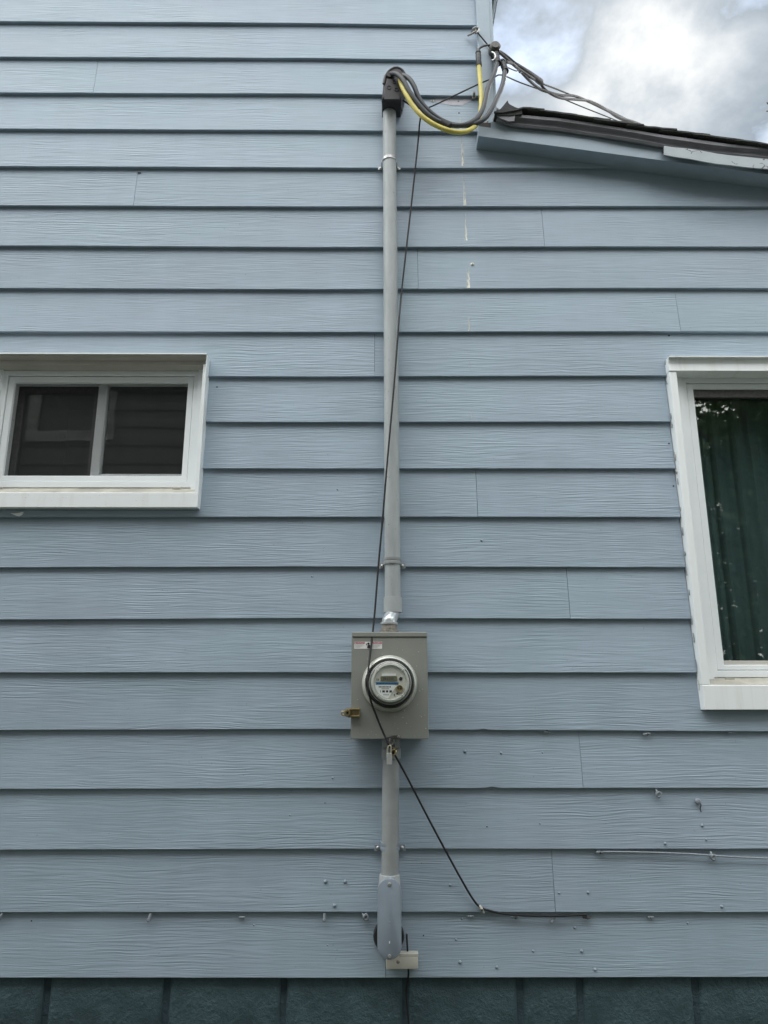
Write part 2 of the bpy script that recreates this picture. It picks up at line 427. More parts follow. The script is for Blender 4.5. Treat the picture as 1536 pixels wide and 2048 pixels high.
# ================================================================== STRUCTURE
g = MB(); N = 60
gx = np.concatenate([np.linspace(-400, -12, 8), np.linspace(-10, 12, 45), np.linspace(15, 400, 8)])
gy = np.concatenate([np.linspace(-400, -14, 8), np.linspace(-12, 12, 49), np.linspace(15, 400, 8)])
gv = [(x, y, .035 * mnoise.noise(Vector((x * .7, y * .7, 0))) - .02) for y in gy for x in gx]
nx = len(gx)
g.add(gv, [(j * nx + i, j * nx + i + 1, (j + 1) * nx + i + 1, (j + 1) * nx + i) for j in range(len(gy) - 1) for i in range(nx - 1)])
o = g.build('ground', 'ground', smooth=True); o['kind'] = 'structure'

house = thing('house', (0, 0, 0), 'blue-grey house wall of wide horizontal lap boards on a dark block foundation', 'house')

# ---- geometry constants of the wall (metres)
EXP = .2032
def row_z(i): return 4.7241 - EXP * i
XL, XR, XC = -4.2, 3.7, W(955, 60).x          # wall ends, corner-board inner edge
ROWMEAS = {0: [(64, 42.8), (624, 46.3), (905, 51.2)], 1: [(64, 113.8), (624, 116.3), (905, 120.5)], 2: [(64, 185.8), (624, 187.3), (905, 191.5)],
  3: [(64, 257.8), (624, 260.5), (930, 263.5)], 4: [(64, 332.8), (624, 335.3), (900, 336.5), (1300, 333.5)], 5: [(64, 410.8), (624, 413.3), (1264, 412)],
  6: [(64, 491.5), (624, 494.8), (1264, 493)], 7: [(64, 576.5), (624, 578.8), (1264, 576)], 8: [(64, 663.5), (624, 664.3), (1264, 662.8)],
  9: [(624, 753.5), (1264, 751.3)], 10: [(624, 844.5), (1264, 843.3)], 11: [(624, 937.3), (1264, 937)], 12: [(64, 1034.3), (624, 1033.8), (1264, 1034.2)],
  13: [(64, 1135), (624, 1133.3), (1264, 1134.5)], 14: [(64, 1239.5), (624, 1236.5), (1264, 1238)], 15: [(64, 1345.5), (624, 1345), (1264, 1345.5)],
  16: [(64, 1460.5), (624, 1458.5), (1472, 1463)], 17: [(64, 1578.5), (624, 1576.8), (1472, 1576.3)], 18: [(64, 1699.8), (624, 1698.3), (1472, 1698.3)],
  19: [(64, 1825), (624, 1824.3), (1472, 1824.8)], 20: [(64, 1955.8), (624, 1956.3), (1472, 1954.5)]}
ROWDZ = {}
for i, l in ROWMEAS.items():
    p = [W(*q) for q in l]; ROWDZ[i] = ([a.x for a in p], [a.z - row_z(i) for a in p])
def zrow(i, x):
    if i not in ROWDZ: return row_z(i) + ROWDZ[0][1][1] * .6
    return row_z(i) + float(np.interp(x, *ROWDZ[i]))
# rake line of the lower roof on the wall
rk1, rk2 = W(959, 272, -.075), W(1327, 321, -.075)
RK = (rk2.z - rk1.z) / (rk2.x - rk1.x)
def rake(x): return rk1.z + RK * (x - rk1.x)
# windows: casing outer rectangles (x0,x1,z0,z1)
WL = (-1.642, -.722, 2.316, 2.967)
WR = (1.200, 2.330, 1.545, 2.962)

wall = MB()
def panel(x0, x1, z0, z1): wall.box(x0, x1, .040, .15, z0, z1)
z_lo, z_hi = .66, 6.0
# sheathing with window openings, stepped under the low roof at the right
lx0, lx1, lz0, lz1 = WL[0] + .03, WL[1] - .03, WL[2] + .055, WL[3] - .03
rx0, rx1, rz0, rz1 = WR[0] + .03, WR[1] - .03, WR[2] + .055, WR[3] - .04
panel(XL, lx0, z_lo, z_hi); panel(lx0, lx1, z_lo, lz0); panel(lx0, lx1, lz1, z_hi); panel(lx1, XC, z_lo, z_hi)
panel(XC, rx0, z_lo, 3.4); panel(rx0, rx1, z_lo, rz0); panel(rx0, rx1, rz1, 3.4); panel(rx1, XR, z_lo, 3.4)
wall.prism([(XC, 3.4), (XR, 3.4), (XR, rake(XR) + .02), (XC, rake(XC) + .02)], .040, .15)
wallo = wall.build('wall', 'sheath', house)

def profile_y(i, z): return .0790 * (z - row_z(i))
DENTS = [(16, W(966, 1457).x, .0035), (17, W(984, 1575).x, .0045), (10, W(415, 840).x, .003)]
def plank(i, x0, x1, notch=(), raketop=False):
    """one lap board: tilted, 16 mm thick, following the measured sag of its course"""
    xs = list(np.arange(x0, x1, .07)) + [x1]
    for (di, dx, dd) in DENTS:
        if di == i: xs = sorted(xs + [dx + k_ * .009 for k_ in range(-4, 5) if x0 + .01 < dx + k_ * .009 < x1 - .01])
    if x1 - xs[-2] < .01 and len(xs) > 2: xs.pop(-2)
    cols = [(x, None) for x in xs]
    for (a, b, kind, zc) in notch:
        cols = [c for c in cols if not (abs(c[0] - a) < .012 or abs(c[0] - b) < .012)] + [(a - 1e-5, None), (a + 1e-5, None), (b - 1e-5, None), (b + 1e-5, None)]
    cols = sorted(c for c in cols if x0 - 1e-9 <= c[0] <= x1 + 1e-9)
    if cols[0][0] > x0 + 1e-4: cols.insert(0, (x0, None))
    if cols[-1][0] < x1 - 1e-4: cols.append((x1, None))
    sh = random.uniform(-.0006, .0006); seed = random.random() * 50
    vs = []
    for x, _ in cols:
        zb = zrow(i, x); zt = row_z(i) + EXP + .026
        zb += .0007 * mnoise.noise(Vector((x * 3, seed, 0)))
        for (di, dx, dd) in DENTS:
            if di == i: zb += dd * math.exp(-((x - dx) / .016) ** 2)
        low_cut = False
        for (a, b, kind, zc) in notch:
            if a < x < b:
                if kind == 'bottom': zb = zc; low_cut = True
                else: zt = min(zt, zc)
        if raketop and x > XC + .03: zt = max(min(zt, rake(x) + .03), zb + .004)
        dy = sh + .0011 * mnoise.noise(Vector((x * 1.7, seed, 3)))
        def Y(z): return profile_y(i, z) + dy * max(0, 1 - (z - zb) / .16)
        zm = (zb + zt) / 2; T = .0158
        pr = [(Y(zb) + T, zb), (Y(zb) + .0016, zb), (Y(zb), zb + .0020), (Y(zm), zm), (Y(zt), zt), (Y(zt) + .008, zt)]
        vs += [(x, y, z) for y, z in pr]
    n = 6; m = len(cols); fs = []
    for c in range(m - 1):
        for k in range(n - 1): fs.append((c * n + k, (c + 1) * n + k, (c + 1) * n + k + 1, c * n + k + 1))
        fs.append((c * n + 5, (c + 1) * n + 5, (c + 1) * n, c * n))
    fs += [tuple(range(n)), tuple(reversed(range((m - 1) * n, m * n)))]
    return MB().add(vs, fs).build('plank', 'siding', wallo)

SEAMS = {2: [(190, 152)], 5: [(270, 375)], 6: [(1087, 455)], 7: [(836, 540)], 8: [(1357, 620)], 9: [(749, 710)], 12: [(954, 985)],
         14: [(1138, 1190)], 17: [(1163, 1520)], 19: [(1108, 1765)], 20: [(771, 1940)]}
rs = random.Random(3)
for i in range(-6, 21):
    end = XC if i <= 3 else XR
    cuts = [XL] + [W(*s).x for s in SEAMS.get(i, [])] + [end]
    cuts[1:1] = [rs.uniform(-3.6, -2.3)]
    if i > 6: cuts[-1:-1] = [rs.uniform(2.45, 3.2)]
    cuts = sorted(cuts)
    zlo, zhi = row_z(i), row_z(i) + EXP
    spans = []
    for a, b in zip(cuts[:-1], cuts[1:]):
        a2, b2 = a + .0007, b - .0007
        segs = [(a2, b2)]; notch = []
        for (wx0, wx1, wz0, wz1) in (WL, WR):
            e = .006
            if wz1 <= zlo or wz0 >= zhi + .02: continue
            if wz0 < zlo + .004 and wz1 > zhi + .0:      # board fully interrupted by the window
                ns = []
                for (p, q) in segs:
                    if q <= wx0 or p >= wx1: ns.append((p, q))
                    else:
                        if p < wx0 - e: ns.append((p, wx0 - .003))
                        if q > wx1 + e: ns.append((wx1 + .003, q))
                segs = ns
            elif wz1 <= zhi: notch.append((wx0, wx1, 'bottom', wz1 + .002))
            else: notch.append((wx0, wx1, 'top', wz0 - .002))
        for p, q in segs:
            if q - p > .03:
                nn = [(max(a_, p - .01), min(b_, q + .01), k_, z_) for (a_, b_, k_, z_) in notch if b_ > p and a_ < q]
                plank(i, p, q, nn, raketop=(i in (3, 4, 5, 6) and q > XC))

# ---- corner board of the tall part, its side wall and the trim running up behind it
cb = MB(); xcr0, xcr1 = W(983, 30, -.016).x, W(986, 190, -.016).x
cb.bbox(XC - .004, xcr1, -.018, .014, rake(XC) + .03, z_hi, .0025)
cb.build('corner_board', 'trimgrey', house)
cb = MB(); cb.bbox(xcr1 - .002, xcr1 + .016, -.012, .075, rake(XC) + .12, z_hi, .0025); cb.build('corner_return', 'trimgrey', house)
sw = MB()
for k in range(13):
    z0 = 3.95 + k * EXP
    sw.add([(xcr1 - .012, .077, z0 + EXP + .02), (xcr1 + .002, .077, z0), (xcr1 - .012, .077, z0), (xcr1 - .012, 5.5, z0 + EXP + .02), (xcr1 + .002, 5.5, z0), (xcr1 - .012, 5.5, z0)],
           [(0, 2, 1), (3, 4, 5), (0, 1, 4, 3), (1, 2, 5, 4), (2, 0, 3, 5)])
sw.box(xcr1 - .06, xcr1 - .0125, .16, 5.5, .7, z_hi)
sw.build('side_wall', 'siding', house)
# boxed eave of the tall part running back along the side wall
def eave_x(px, py, z): q = W(px, py, 0); return q.x / (q.z - CAM_Z) * (z - CAM_Z)
EZ = z_hi - .02
ex0, ex1 = eave_x(987, 18, EZ), eave_x(996, 0, EZ)
MB().box(xcr1 - .02, ex0, -.05, 5.8, EZ, EZ + .02).build('soffit', plain('eave_soffit', (.20, .22, .23), .7), house)
MB().bbox(ex0 - .006, ex0 + .010, -.055, 5.8, EZ - .004, EZ + .03, .002).build('eave_bead', 'white', house)
MB().bbox(ex0 + .0105, ex1, -.05, 5.8, EZ + .002, EZ + .13, .006).build('eave_fascia', 'trimgrey', house)

# ---- house body (roof of the tall part, back, low part)
hb = MB(); hb.box(XL, xcr1 - .07, 1.6, 5.5, .02, z_hi); hb.box(xcr1 - .06, XR, 1.6, 5.5, .02, 3.3); hb.build('body', 'sheath', house)
xm = (XL + xcr1) / 2
ur = MB(); ur.prism([(XL, z_hi + .16), (xcr1 - .02, z_hi + .16), (xm, z_hi + 1.5)], .02, 5.5); ur.build('upper_gable', 'siding', house)
ur = MB()
for xe in (XL - .3, ex1):
    ur.add([(xm, -.06, z_hi + 1.62), (xe, -.06, z_hi + .115), (xe, 5.9, z_hi + .115), (xm, 5.9, z_hi + 1.62), (xm, -.06, z_hi + 1.72), (xe, -.06, z_hi + .20), (xe, 5.9, z_hi + .20), (xm, 5.9, z_hi + 1.72)],
           [(0, 1, 2, 3), (4, 5, 6, 7), (0, 1, 5, 4), (1, 2, 6, 5), (2, 3, 7, 6), (3, 0, 4, 7)])
ur.build('upper_roof', 'shingle', house)

# ---- foundation of painted blocks
fm = MB(); fm.box(XL, XR, .0315, .22, -.05, .70); fo = fm.build('foundation_wall', 'mortar', house)
JX = [W(px, 2000, .02).x for px in (91, 331, 566, 811, 1041, 1162, 1394)]
bw = .4
xs = sorted([JX[0] - bw * k for k in range(1, 7)] + JX + [JX[-1] + bw * k for k in range(1, 6)])
for r_ in range(4):
    zt = .672 - r_ * .2; zb = zt - .188
    off = 0 if r_ % 2 == 0 else .2
    for a, b in zip(xs[:-1], xs[1:]):
        MB().bbox(a + .010 + off, b - .010 + off, .020 + random.uniform(0, .003), .09, zb, zt, .0155, 4).build('block', 'block', fo, smooth=True)

# ---- low roof: trim board, deck, drip metal, cracked fascia, shingles
tb = MB()
xa, xb = W(957, 272, -.075).x, XR + .12
def sl(x, dz): return rake(x) + dz
tb.prism([(xa, sl(xa, 0)), (xb, sl(xb, 0)), (xb, sl(xb, .086)), (xa + .06, sl(xa + .06, .086)), (xa + .058, sl(xa + .058, .052)), (xa + .002, sl(xa, .052))], -.075, .016)
tb.build('rake_trim', 'trimgrey', house)
roof = MB()
roof.prism([(xa + .06, sl(xa + .06, .062)), (xb + .1, sl(xb + .1, .062)), (xb + .1, sl(xb + .1, .098)), (xa + .06, sl(xa + .06, .098))], -.040, 5.0)
roofo = roof.build('roof', 'deckwood', house)
roofo['label'] = 'low sloping roof edge with curled shingles and bent metal'
# bent drip metal: strip with a C-like section, its lower lip wandering
low = [(993, 237.5), (1006, 244), (1026, 251), (1060, 254), (1115, 258.5), (1165, 265.5), (1212, 273), (1260, 281.5), (1300, 288), (1326, 292.5), (1418, 306.5), (1518, 316), (1600, 328), (1760, 352)]
dm = MB(); vs = []; xsamp = []
lowp = [W(a, b, -.095) for a, b in low]
lx_, lz_ = [p.x for p in lowp], [p.z for p in lowp]
X = lx_[0]
while X < xb + .1:
    xsamp.append(X); X += .03
for x in xsamp:
    zl = float(np.interp(x, lx_, lz_)) + .0035 * mnoise.noise(Vector((x * 6, 1, 0)))
    if x > lx_[-1]: zl = lz_[-1] + RK * (x - lx_[-1])
    zt = sl(x, .105) + .003 * mnoise.noise(Vector((x * 5, 7, 0)))
    zt = max(zt, zl + .05)
    h = zt - zl
    wob = .006 * mnoise.noise(Vector((x * 4, 3, 2)))
    for (yy, zz_) in ((-.050, zl + .014), (-.092 + wob, zl - .001), (-.097 + wob, zl + .005), (-.090 + wob, zl + h * .16), (-.084 + wob, zl + h * .45), (-.088 + wob * .6, zl + h * .66), (-.104 + wob * .4, zl + h * .74), (-.105, zt)):
        vs.append((x, yy, zz_))
n = 8
fs = [(c * n + k, (c + 1) * n + k, (c + 1) * n + k + 1, c * n + k + 1) for c in range(len(xsamp) - 1) for k in range(n - 1)]
dm.add(vs, fs); o = dm.build('drip_edge', 'rakemetal', roofo, smooth=True)
md = o.modifiers.new('s', 'SOLIDIFY'); md.thickness = .0015
# cracked pale fascia board hanging at the right
pf = [(1327.5, 293, 310.5), (1350, 296, 315), (1380, 299, 319), (1405, 303, 324), (1430, 308, 328.5), (1460, 312, 331.5), (1495, 315.5, 336), (1540, 320, 339.5), (1600, 327, 347), (1800, 352, 373)]
cf = MB(); poly_t, poly_b = [], []
for a, t_, b_ in pf:
    p, q = W(a, t_, -.108), W(a, b_, -.108); poly_t.append((p.x, p.z)); poly_b.append((q.x, q.z))
for k in range(len(pf) - 1): cf.prism([poly_b[k], poly_b[k + 1], poly_t[k + 1], poly_t[k]], -.112, -.1065)
cf.build('cracked_fascia', 'cracked', roofo)['label'] = 'pale fascia strip with cracked paint'
sf = MB(); xs0 = poly_b[0][0]
sf.prism([(xs0 + .01, sl(xs0, .035)), (xb + .05, sl(xb, .035)), (xb + .05, sl(xb, .045)), (xs0 + .01, sl(xs0, .045))], -.10, -.076)
sf.build('rake_soffit', 'deckwood', roofo)
# shingle courses stepping down the rake
x = lx_[0] + .02; k = 0
topedge = [(1006, 222), (1030, 219), (1047, 214.5), (1060, 215.5), (1100, 221), (1133, 226), (1194, 236.5), (1250, 245), (1319, 255), (1382, 263), (1445, 273), (1536, 288)]
tp = [W(a, b, -.115) for a, b in topedge]
def ztop(x):
    if x > tp[-1].x: return tp[-1].z + RK * (x - tp[-1].x)
    return float(np.interp(x, [p.x for p in tp], [p.z for p in tp]))
while x < xb:
    Lc = .145; cu = .004 * random.random()
    for j in range(4):
        y0 = -.118 - random.uniform(0, .006) if j == 0 else -.118 + j * .32
        y1 = -.118 + (j + 1) * .32 - .004
        mb = MB(); secs = 7
        vs = []
        for c in range(secs + 1):
            xx = x - .03 + (Lc + .075) * c / secs
            u = c / secs
            zz_ = ztop(xx) - .008 + .006 * u + cu * u * u + .003 * mnoise.noise(Vector((xx * 9, k, j)))
            th = .0075
            vs += [(xx, y0 + .004 * mnoise.noise(Vector((xx * 30, j, k))), zz_ - th), (xx, y0 + .003 * mnoise.noise(Vector((xx * 30, j, k + 5))), zz_), (xx, y1, zz_), (xx, y1, zz_ - th)]
        fs = [(c * 4 + a, (c + 1) * 4 + a, (c + 1) * 4 + (a + 1) % 4, c * 4 + (a + 1) % 4) for c in range(secs) for a in range(4)] + [(0, 1, 2, 3), tuple(secs * 4 + a for a in (3, 2, 1, 0))]
        mb.add(vs, fs).build('shingle', 'shingle', roofo)
    x += Lc; k += 1
ub = MB(); ub.prism([(lx_[0] + .01, ztop(lx_[0] + .01) - .05), (xb, ztop(xb) - .06), (xb, ztop(xb) - .016), (lx_[0] + .01, ztop(lx_[0] + .01) - .016)], -.036, .5); ub.build('underlay', 'deckwood', roofo)
# torn shingle sticking up at the head of the roof
ts = MB(); q = [W(a, b, -.112) for a, b in ((988, 224), (999, 221), (1006, 213), (1015, 202), (1017, 208), (1021, 211), (1031, 216), (1043, 220), (1044, 229), (1020, 232), (995, 232))]
ts.prism([(p.x, p.z) for p in reversed(q)], -.116, -.104); ts.build('torn_shingle', 'shingle', roofo)
tm = MB(); q = [W(a, b, -.1) for a, b in ((994, 228), (1030, 232), (1028, 246), (1016, 247), (1000, 241), (993, 236))]
tm.prism([(p.x, p.z) for p in reversed(q)], -.112, -.106, .002); tm.build('metal_flap', 'rakemetal', roofo)
# rotten end of the rake: splinters and a gap
dk = MB(); p = W(975, 250, -.02)
dk.box(xa + .008, xa + .09, -.060, .02, sl(xa + .05, .056), sl(xa + .05, .092)); dk.build('rotten_end', 'deckwood', roofo)
for a in ((968, 252, 976, 242), (975, 255, 985, 246), (980, 256, 990, 244), (986, 240, 992, 231)):
    MB().tube([W(a[0], a[1], -.05), W(a[2], a[3], -.06)], .0035, 5).build('splinter', 'galvdull' if a[0] != 975 else 'steeldark', roofo)

# ---- windows
def ring(mb, x0, x1, z0, z1, wl, wr, wb, wt, y0, y1, b=.0018):
    """mitred rectangular frame as one closed piece with a chamfered front"""
    o, i = (x0, x1, z0, z1), (x0 + wl, x1 - wr, z0 + wb, z1 - wt)
    def rect(r, d, y): return [(r[0] - d, y, r[2] - d), (r[1] + d, y, r[2] - d), (r[1] + d, y, r[3] + d), (r[0] - d, y, r[3] + d)]
    L = [rect(o, 0, y1), rect(o, 0, y0 + b), rect(o, -b, y0), rect(i, b, y0), rect(i, 0, y0 + b), rect(i, 0, y1)]
    vs = [p for l in L for p in l]; n = len(L)
    mb.add(vs, [(k * 4 + c, k * 4 + (c + 1) % 4, ((k + 1) % n) * 4 + (c + 1) % 4, ((k + 1) % n) * 4 + c) for k in range(n) for c in range(4)])
def window(r, side, head, apron, fr, gl, label, kind):
    x0, x1, z0, z1 = r; fx0, fx1, fz0, fz1 = fr; gx0, gx1, gz0, gz1 = gl
    f1 = MB(); ring(f1, fx0, fx1, fz0, fz1, .022, .022, .026, .022, .040, .085)
    win = f1.build('window', 'white', house); win['label'] = label
    for xa_, xb_ in ((x0, x0 + side), (x1 - side, x1)):      # side casings with returns
        MB().bbox(xa_, xb_, -.028, .05, z0 + apron + .001, z1 - head - .001, .0015).build('casing', 'trimwhite', win)
    hd = MB()                                                # head: drip lip, hollow face
    yb = -.010 if kind == 'small' else -.026
    sec = [(-.050, z1 + .001), (-.050, z1 - .0035), (-.034, z1 - .004), (yb - .004, z1 - head * .45), (yb - .006, z1 - head), (.05, z1 - head), (.05, z1 + .001)]
    m = len(sec); vs = [(xx, y, z) for xx in (x0 - .001, x1 + .001) for y, z in sec]
    hd.add(vs, [tuple(range(m)), tuple(reversed(range(m, 2 * m)))] + [(i, (i + 1) % m, m + (i + 1) % m, m + i) for i in range(m)])
    hd.build('head_trim', 'trimwhite' if kind != 'small' else 'beige', win)
    if kind == 'small': MB().bbox(x0 - .003, x1 + .003, -.0525, -.0502, z1 - .003, z1 + .003, .0008).build('drip_cap', 'trimwhite', win)
    if kind == 'small':
        MB().bbox(x1 - .0005, x1 + .0035, -.040, .02, z0 - .001, z1, .001).build('side_flange', 'trimwhite', win)
    ap = MB(); ap.bbox(x0, x1, -.030, .02, z0, z0 + apron, .0022); ap.build('apron', 'trimwhite', win)
    si = MB(); zs = z0 + apron
    si.add([(x0 + side, -.026, zs + .001), (x1 - side, -.026, zs + .001), (x1 - side, .052, fz0 + .002), (x0 + side, .052, fz0 + .002), (x0 + side, .052, zs - .02), (x1 - side, .052, zs - .02)],
           [(0, 1, 2, 3), (0, 4, 5, 1), (3, 2, 5, 4)]); si.build('sill', 'sill', win)
    for u in (.06, .93):
        xx = fx0 + (fx1 - fx0) * u
        MB().bbox(xx - .018, xx + .018, .024, .03, fz0 - .010, fz0 - .002, .001).build('weep_cover', 'sill', win)
    f2 = MB(); ring(f2, fx0 + .0245, fx1 - .0245, fz0 + .0285, fz1 - .0245, gx0 - fx0 - .0245, fx1 - gx1 - .0245, gz0 - fz0 - .0285, fz1 - gz1 - .0245, .046, .09); f2.build('sash', 'white', win)
    f2 = MB(); ring(f2, fx0 + .02, fx1 - .02, fz0 + .02, fz1 - .02, .02, .02, .02, .02, .056, .088); f2.build('gasket', 'darkgap', win)
    jb = MB()                                                # jambs back to the frame
    jb.box(x0 + side, fx0 + .002, .030, .09, z0 + apron, z1 - head); jb.box(fx1 - .002, x1 - side, .030, .09, z0 + apron, z1 - head); jb.box(fx0, fx1, .0505, .09, fz1 - .002, z1 - head + .02)
    jb.build('jamb', 'white', win)
    xm = (gx0 + gx1) / 2
    MB().bbox(xm - .018, xm + .018, .068, .105, gz0 - .01, gz1 + .01, .003).build('meeting_stile', 'white', win)
    if kind == 'small':
        inner = MB(); ring(inner, gx0 - .01, xm - .012, gz0 - .01, gz1 + .01, .035, .03, .02, .034, .095, .12); inner.build('inner_sash', 'steeldark', win)
        MB().box(gx0 - .02, xm - .004, .108, .112, gz0 - .02, gz1 + .02).build('pane', 'glass', win)
        MB().box(xm + .004, gx1 + .02, .090, .094, gz0 - .02, gz1 + .02).build('pane', 'glass', win)
        bs_ = MB(); bs_.bbox(xm + .018, gx1 + .01, .072, .09, gz0 - .01, gz0 + .016, .002); bs_.build('glazing_bead', 'white', win)
        sc = MB(); sc.add([(gx0 - .006, .062, gz0 - .006), (gx1 + .006, .062, gz0 - .006), (gx1 + .006, .062, gz1 + .006), (gx0 - .006, .062, gz1 + .006)], [(0, 1, 2, 3)]); sc.build('insect_screen', 'screen', win)
    else:
        MB().box(gx0 - .02, xm - .004, .080, .084, gz0 - .02, gz1 + .02).build('pane', 'glass', win)
        MB().box(xm + .004, gx1 + .02, .090, .094, gz0 - .02, gz1 + .02).build('pane', 'glass', win)
        bs_ = MB(); bs_.bbox(gx0 - .01, xm - .018, .060, .08, gz0 - .01, gz0 + .017, .002); bs_.build('glazing_bead', 'beige', win)
        bs_ = MB(); bs_.bbox(gx0 - .01, xm - .018, .060, .078, gz1 - .035, gz1 + .01, .002); bs_.build('shadow_strip', 'steeldark', win)  # dark strip modelled in place of the shadow along the top of the glass
        cu = MB(); nn = 160; vs = []
        for k in range(nn + 1):
            xx = x0 + .02 + (x1 - x0 - .04) * k / nn
            yy = .22 + .030 * mnoise.noise(Vector((k * .11, 3, 0))) + .014 * mnoise.noise(Vector((k * .31, 9, 0)))
            vs += [(xx, yy, z0 - .02), (xx + .006 * math.sin(k), yy * .9 + .02, z1 + .05)]
        cu.add(vs, [(2 * k, 2 * k + 2, 2 * k + 3, 2 * k + 1) for k in range(nn)]); cu.build('curtain', 'curtain', win, smooth=True)
    if kind == 'small':
        dmw = MB(); dmw.lathe((0, 0, 0), [(0, -.0012), (.0016, -.0009), (.0026, 0)], 8); dd = None; rw = random.Random(4)
        for k in range(46):
            cxs = rw.choice((.05, .18, .19, .21, .36, .41, .50, .55, .69, .70)) + rw.gauss(0, .018)
            xx, zd = x0 + (x1 - x0) * (.05 + cxs * 1.0), z0 + apron * rw.choice((.06, .06, .5, .7, .85, .9))
            if dd is None: dd = dmw.build('rain_drop', plain('sill_drop', (.9, .92, .92), .08, var=.02, spec=1.0), win, smooth=True); od = dd
            else: od = link('rain_drop', dd.data, win)
            sq = rw.uniform(.5, 1.1); od.location = (xx, -.0300, zd); od.scale = (sq, sq, sq * rw.uniform(1, 1.6))
    else:
        rw = random.Random(6)
        for k in range(16):
            zz_ = z0 + (z1 - z0) * (k + rw.random()) / 16; L_ = rw.uniform(.01, .045); xx = x0 - rw.uniform(.002, .005)
            MB().tube([(xx, -.004, zz_), (xx - rw.uniform(-.002, .003), -.008, zz_ + L_ * .5), (xx, -.003, zz_ + L_)], rw.uniform(.0012, .0024), 6).build('caulk_bit', rw.choice(('clip', 'nail', 'sill')), win, smooth=True)
    rm = MB(); a, b, c, d, e, f = x0 - .35, x1 + .3, .151, 1.55, z0 - .6, z1 + .4
    rm.add([(a, c, e), (b, c, e), (b, d, e), (a, d, e), (a, c, f), (b, c, f), (b, d, f), (a, d, f)], [(0, 1, 2, 3), (4, 5, 6, 7), (1, 2, 6, 5), (2, 3, 7, 6), (3, 0, 4, 7)])
    rm.build('room', 'room', win)
    return win
p = W(375.4, 766, .05); q = W(30, 765, .05)
window(WL, .014, .034, .062, (-1.597, -.767, 2.418, 2.933), (-1.548, -.815, 2.470, 2.882), 'small white sliding window with an insect screen and dirty sill', 'small')
window(WR, .030, .057, .090, (1.273, 2.257, 1.664, 2.905), (1.326, 2.204, 1.711, 2.859), 'tall white window with a dark green curtain reflecting trees', 'tall')

# ---- nails, holes and marks in the boards (parts of the wall)
nm_ = MB(); nm_.lathe((0, 0, 0), [(0, -.0042), (.0022, -.0038), (.0038, -.0022), (.0044, 0), (.0048, .003)], 8)
me_n = nm_.build('nail', 'nail', wallo, smooth=True)
def wpos(px, py, out=0.0):
    p = W(px, py, 0); i = math.floor((4.7241 - p.z) / EXP) + 1
    return W(px, py, profile_y(i, p.z) - out)
NAILS = [(651, 1763, 1.25), (690, 1763, 1.2), (669, 1811, 1.25), (1176, 1785, 1), (1118, 1786, .8), (1443, 1813, 1.1), (1404, 1651, 1.1), (1330, 1687, 1), (912, 1879, .8), (920, 1924, 1.1),
  (993, 1934, 1), (1066, 1902, .8), (1163, 1902, 1), (1190, 1939, 1.1), (924, 1837, .8), (1149, 1855, .9), (930, 1503, 1.1), (1002, 1506, .9), (963, 1081, .9), (1085, 1505, .6), (900, 1770, .9),
  (1375, 1846, .8), (665, 1556, .7), (650, 1605, .6), (580, 1630, .6), (624, 1153, .7), (675, 979, .6), (1412, 1679, .8), (974, 1652, .6), (1080, 1647, .6), (508, 1850, .6), (655, 1890, .5), (843, 1725, .5)]
first = True
for (a, b, s_) in NAILS:
    p = wpos(a, b)
    if first: o = me_n; first = False
    else: o = link('nail', me_n.data, wallo)
    o.location = p; o.scale = (s_ * 1.25,) * 3
hm = MB(); hm.lathe((0, 0, 0), [(0, -.0004), (.0042, -.0004), (.0046, .001)], 8); ho = hm.build('nail_hole', 'ink', wallo)
first = True
for (a, b, s_) in [(278, 346, 1.3), (281, 346, .9), (917, 203, 1.0), (918, 226, .9), (1338, 887, .8), (1347, 972, .8), (1338, 671, 1.0), (434, 774, .8), (63, 1842, .7), (1094, 1461, 1), (847, 1871, .6)]:
    p = wpos(a, b, .0002)
    if first: o = ho; first = False
    else: o = link('nail_hole', ho.data, wallo)
    o.location = p; o.scale = (s_,) * 3
# pale drip stains below the old bracket
def streak(px, y_top, y_bot, w_top, w_bot, strength, lean=2.0):
    n = 8; vs, uv = [], []
    for k in range(n + 1):
        u = k / n; yy = y_top + (y_bot - y_top) * u; c = px - lean * (1 - u); hw = .95 * (w_top + (w_bot - w_top) * u)
        a, b = wpos(c - hw, yy, .0006), wpos(c + hw, yy, .0006)
        vs += [tuple(a), tuple(b)]; uv += [(strength, 1 - u), (strength, 1 - u)]
    MB().add(vs, [(2 * k, 2 * k + 1, 2 * k + 3, 2 * k + 2) for k in range(n)]).build('drip_stain', 'streak', wallo, uvs=uv)
for s_ in [(920.5, 232, 259, 3.0, 3.5, .5, 1), (926.5, 268, 334, .8, 3.2, .85, 4), (930, 348, 411, .4, 3.0, .8, 3), (932.5, 425, 492, .6, 3.4, .85, 2), (937, 531, 576, 1.5, 3.6, 1.2, 1), (938.5, 632, 662, 1.5, 2.6, .55, 1),
           (940, 720, 751, 1.2, 2.2, .25, 1), (943, 815, 843, 1.2, 2.2, .3, 1), (921, 262, 266, 2, 3, .5, 0)]: streak(*s_)
q = [wpos(a, b, .0005) for a, b in ((868, 193.5), (944, 193.5), (946, 199), (925, 211), (900, 210), (872, 205))]
MB().add([tuple(p) for p in q], [tuple(range(len(q)))]).build('bare_patch', plain('bare_primer', (.47, .47, .52), .6, var=.12, vs=40), wallo)
bo = wpos(947, 197, 0)
b_ = MB(); b_.tube([bo, bo + Vector((0, -.035, .004))], .006, 8); b_.lathe((bo.x, bo.y - .004, bo.z), [(0, -.008), (.011, -.008), (.012, 0)], 6); b_.build('bracket_bolt', 'galvdull', wallo, smooth=True)
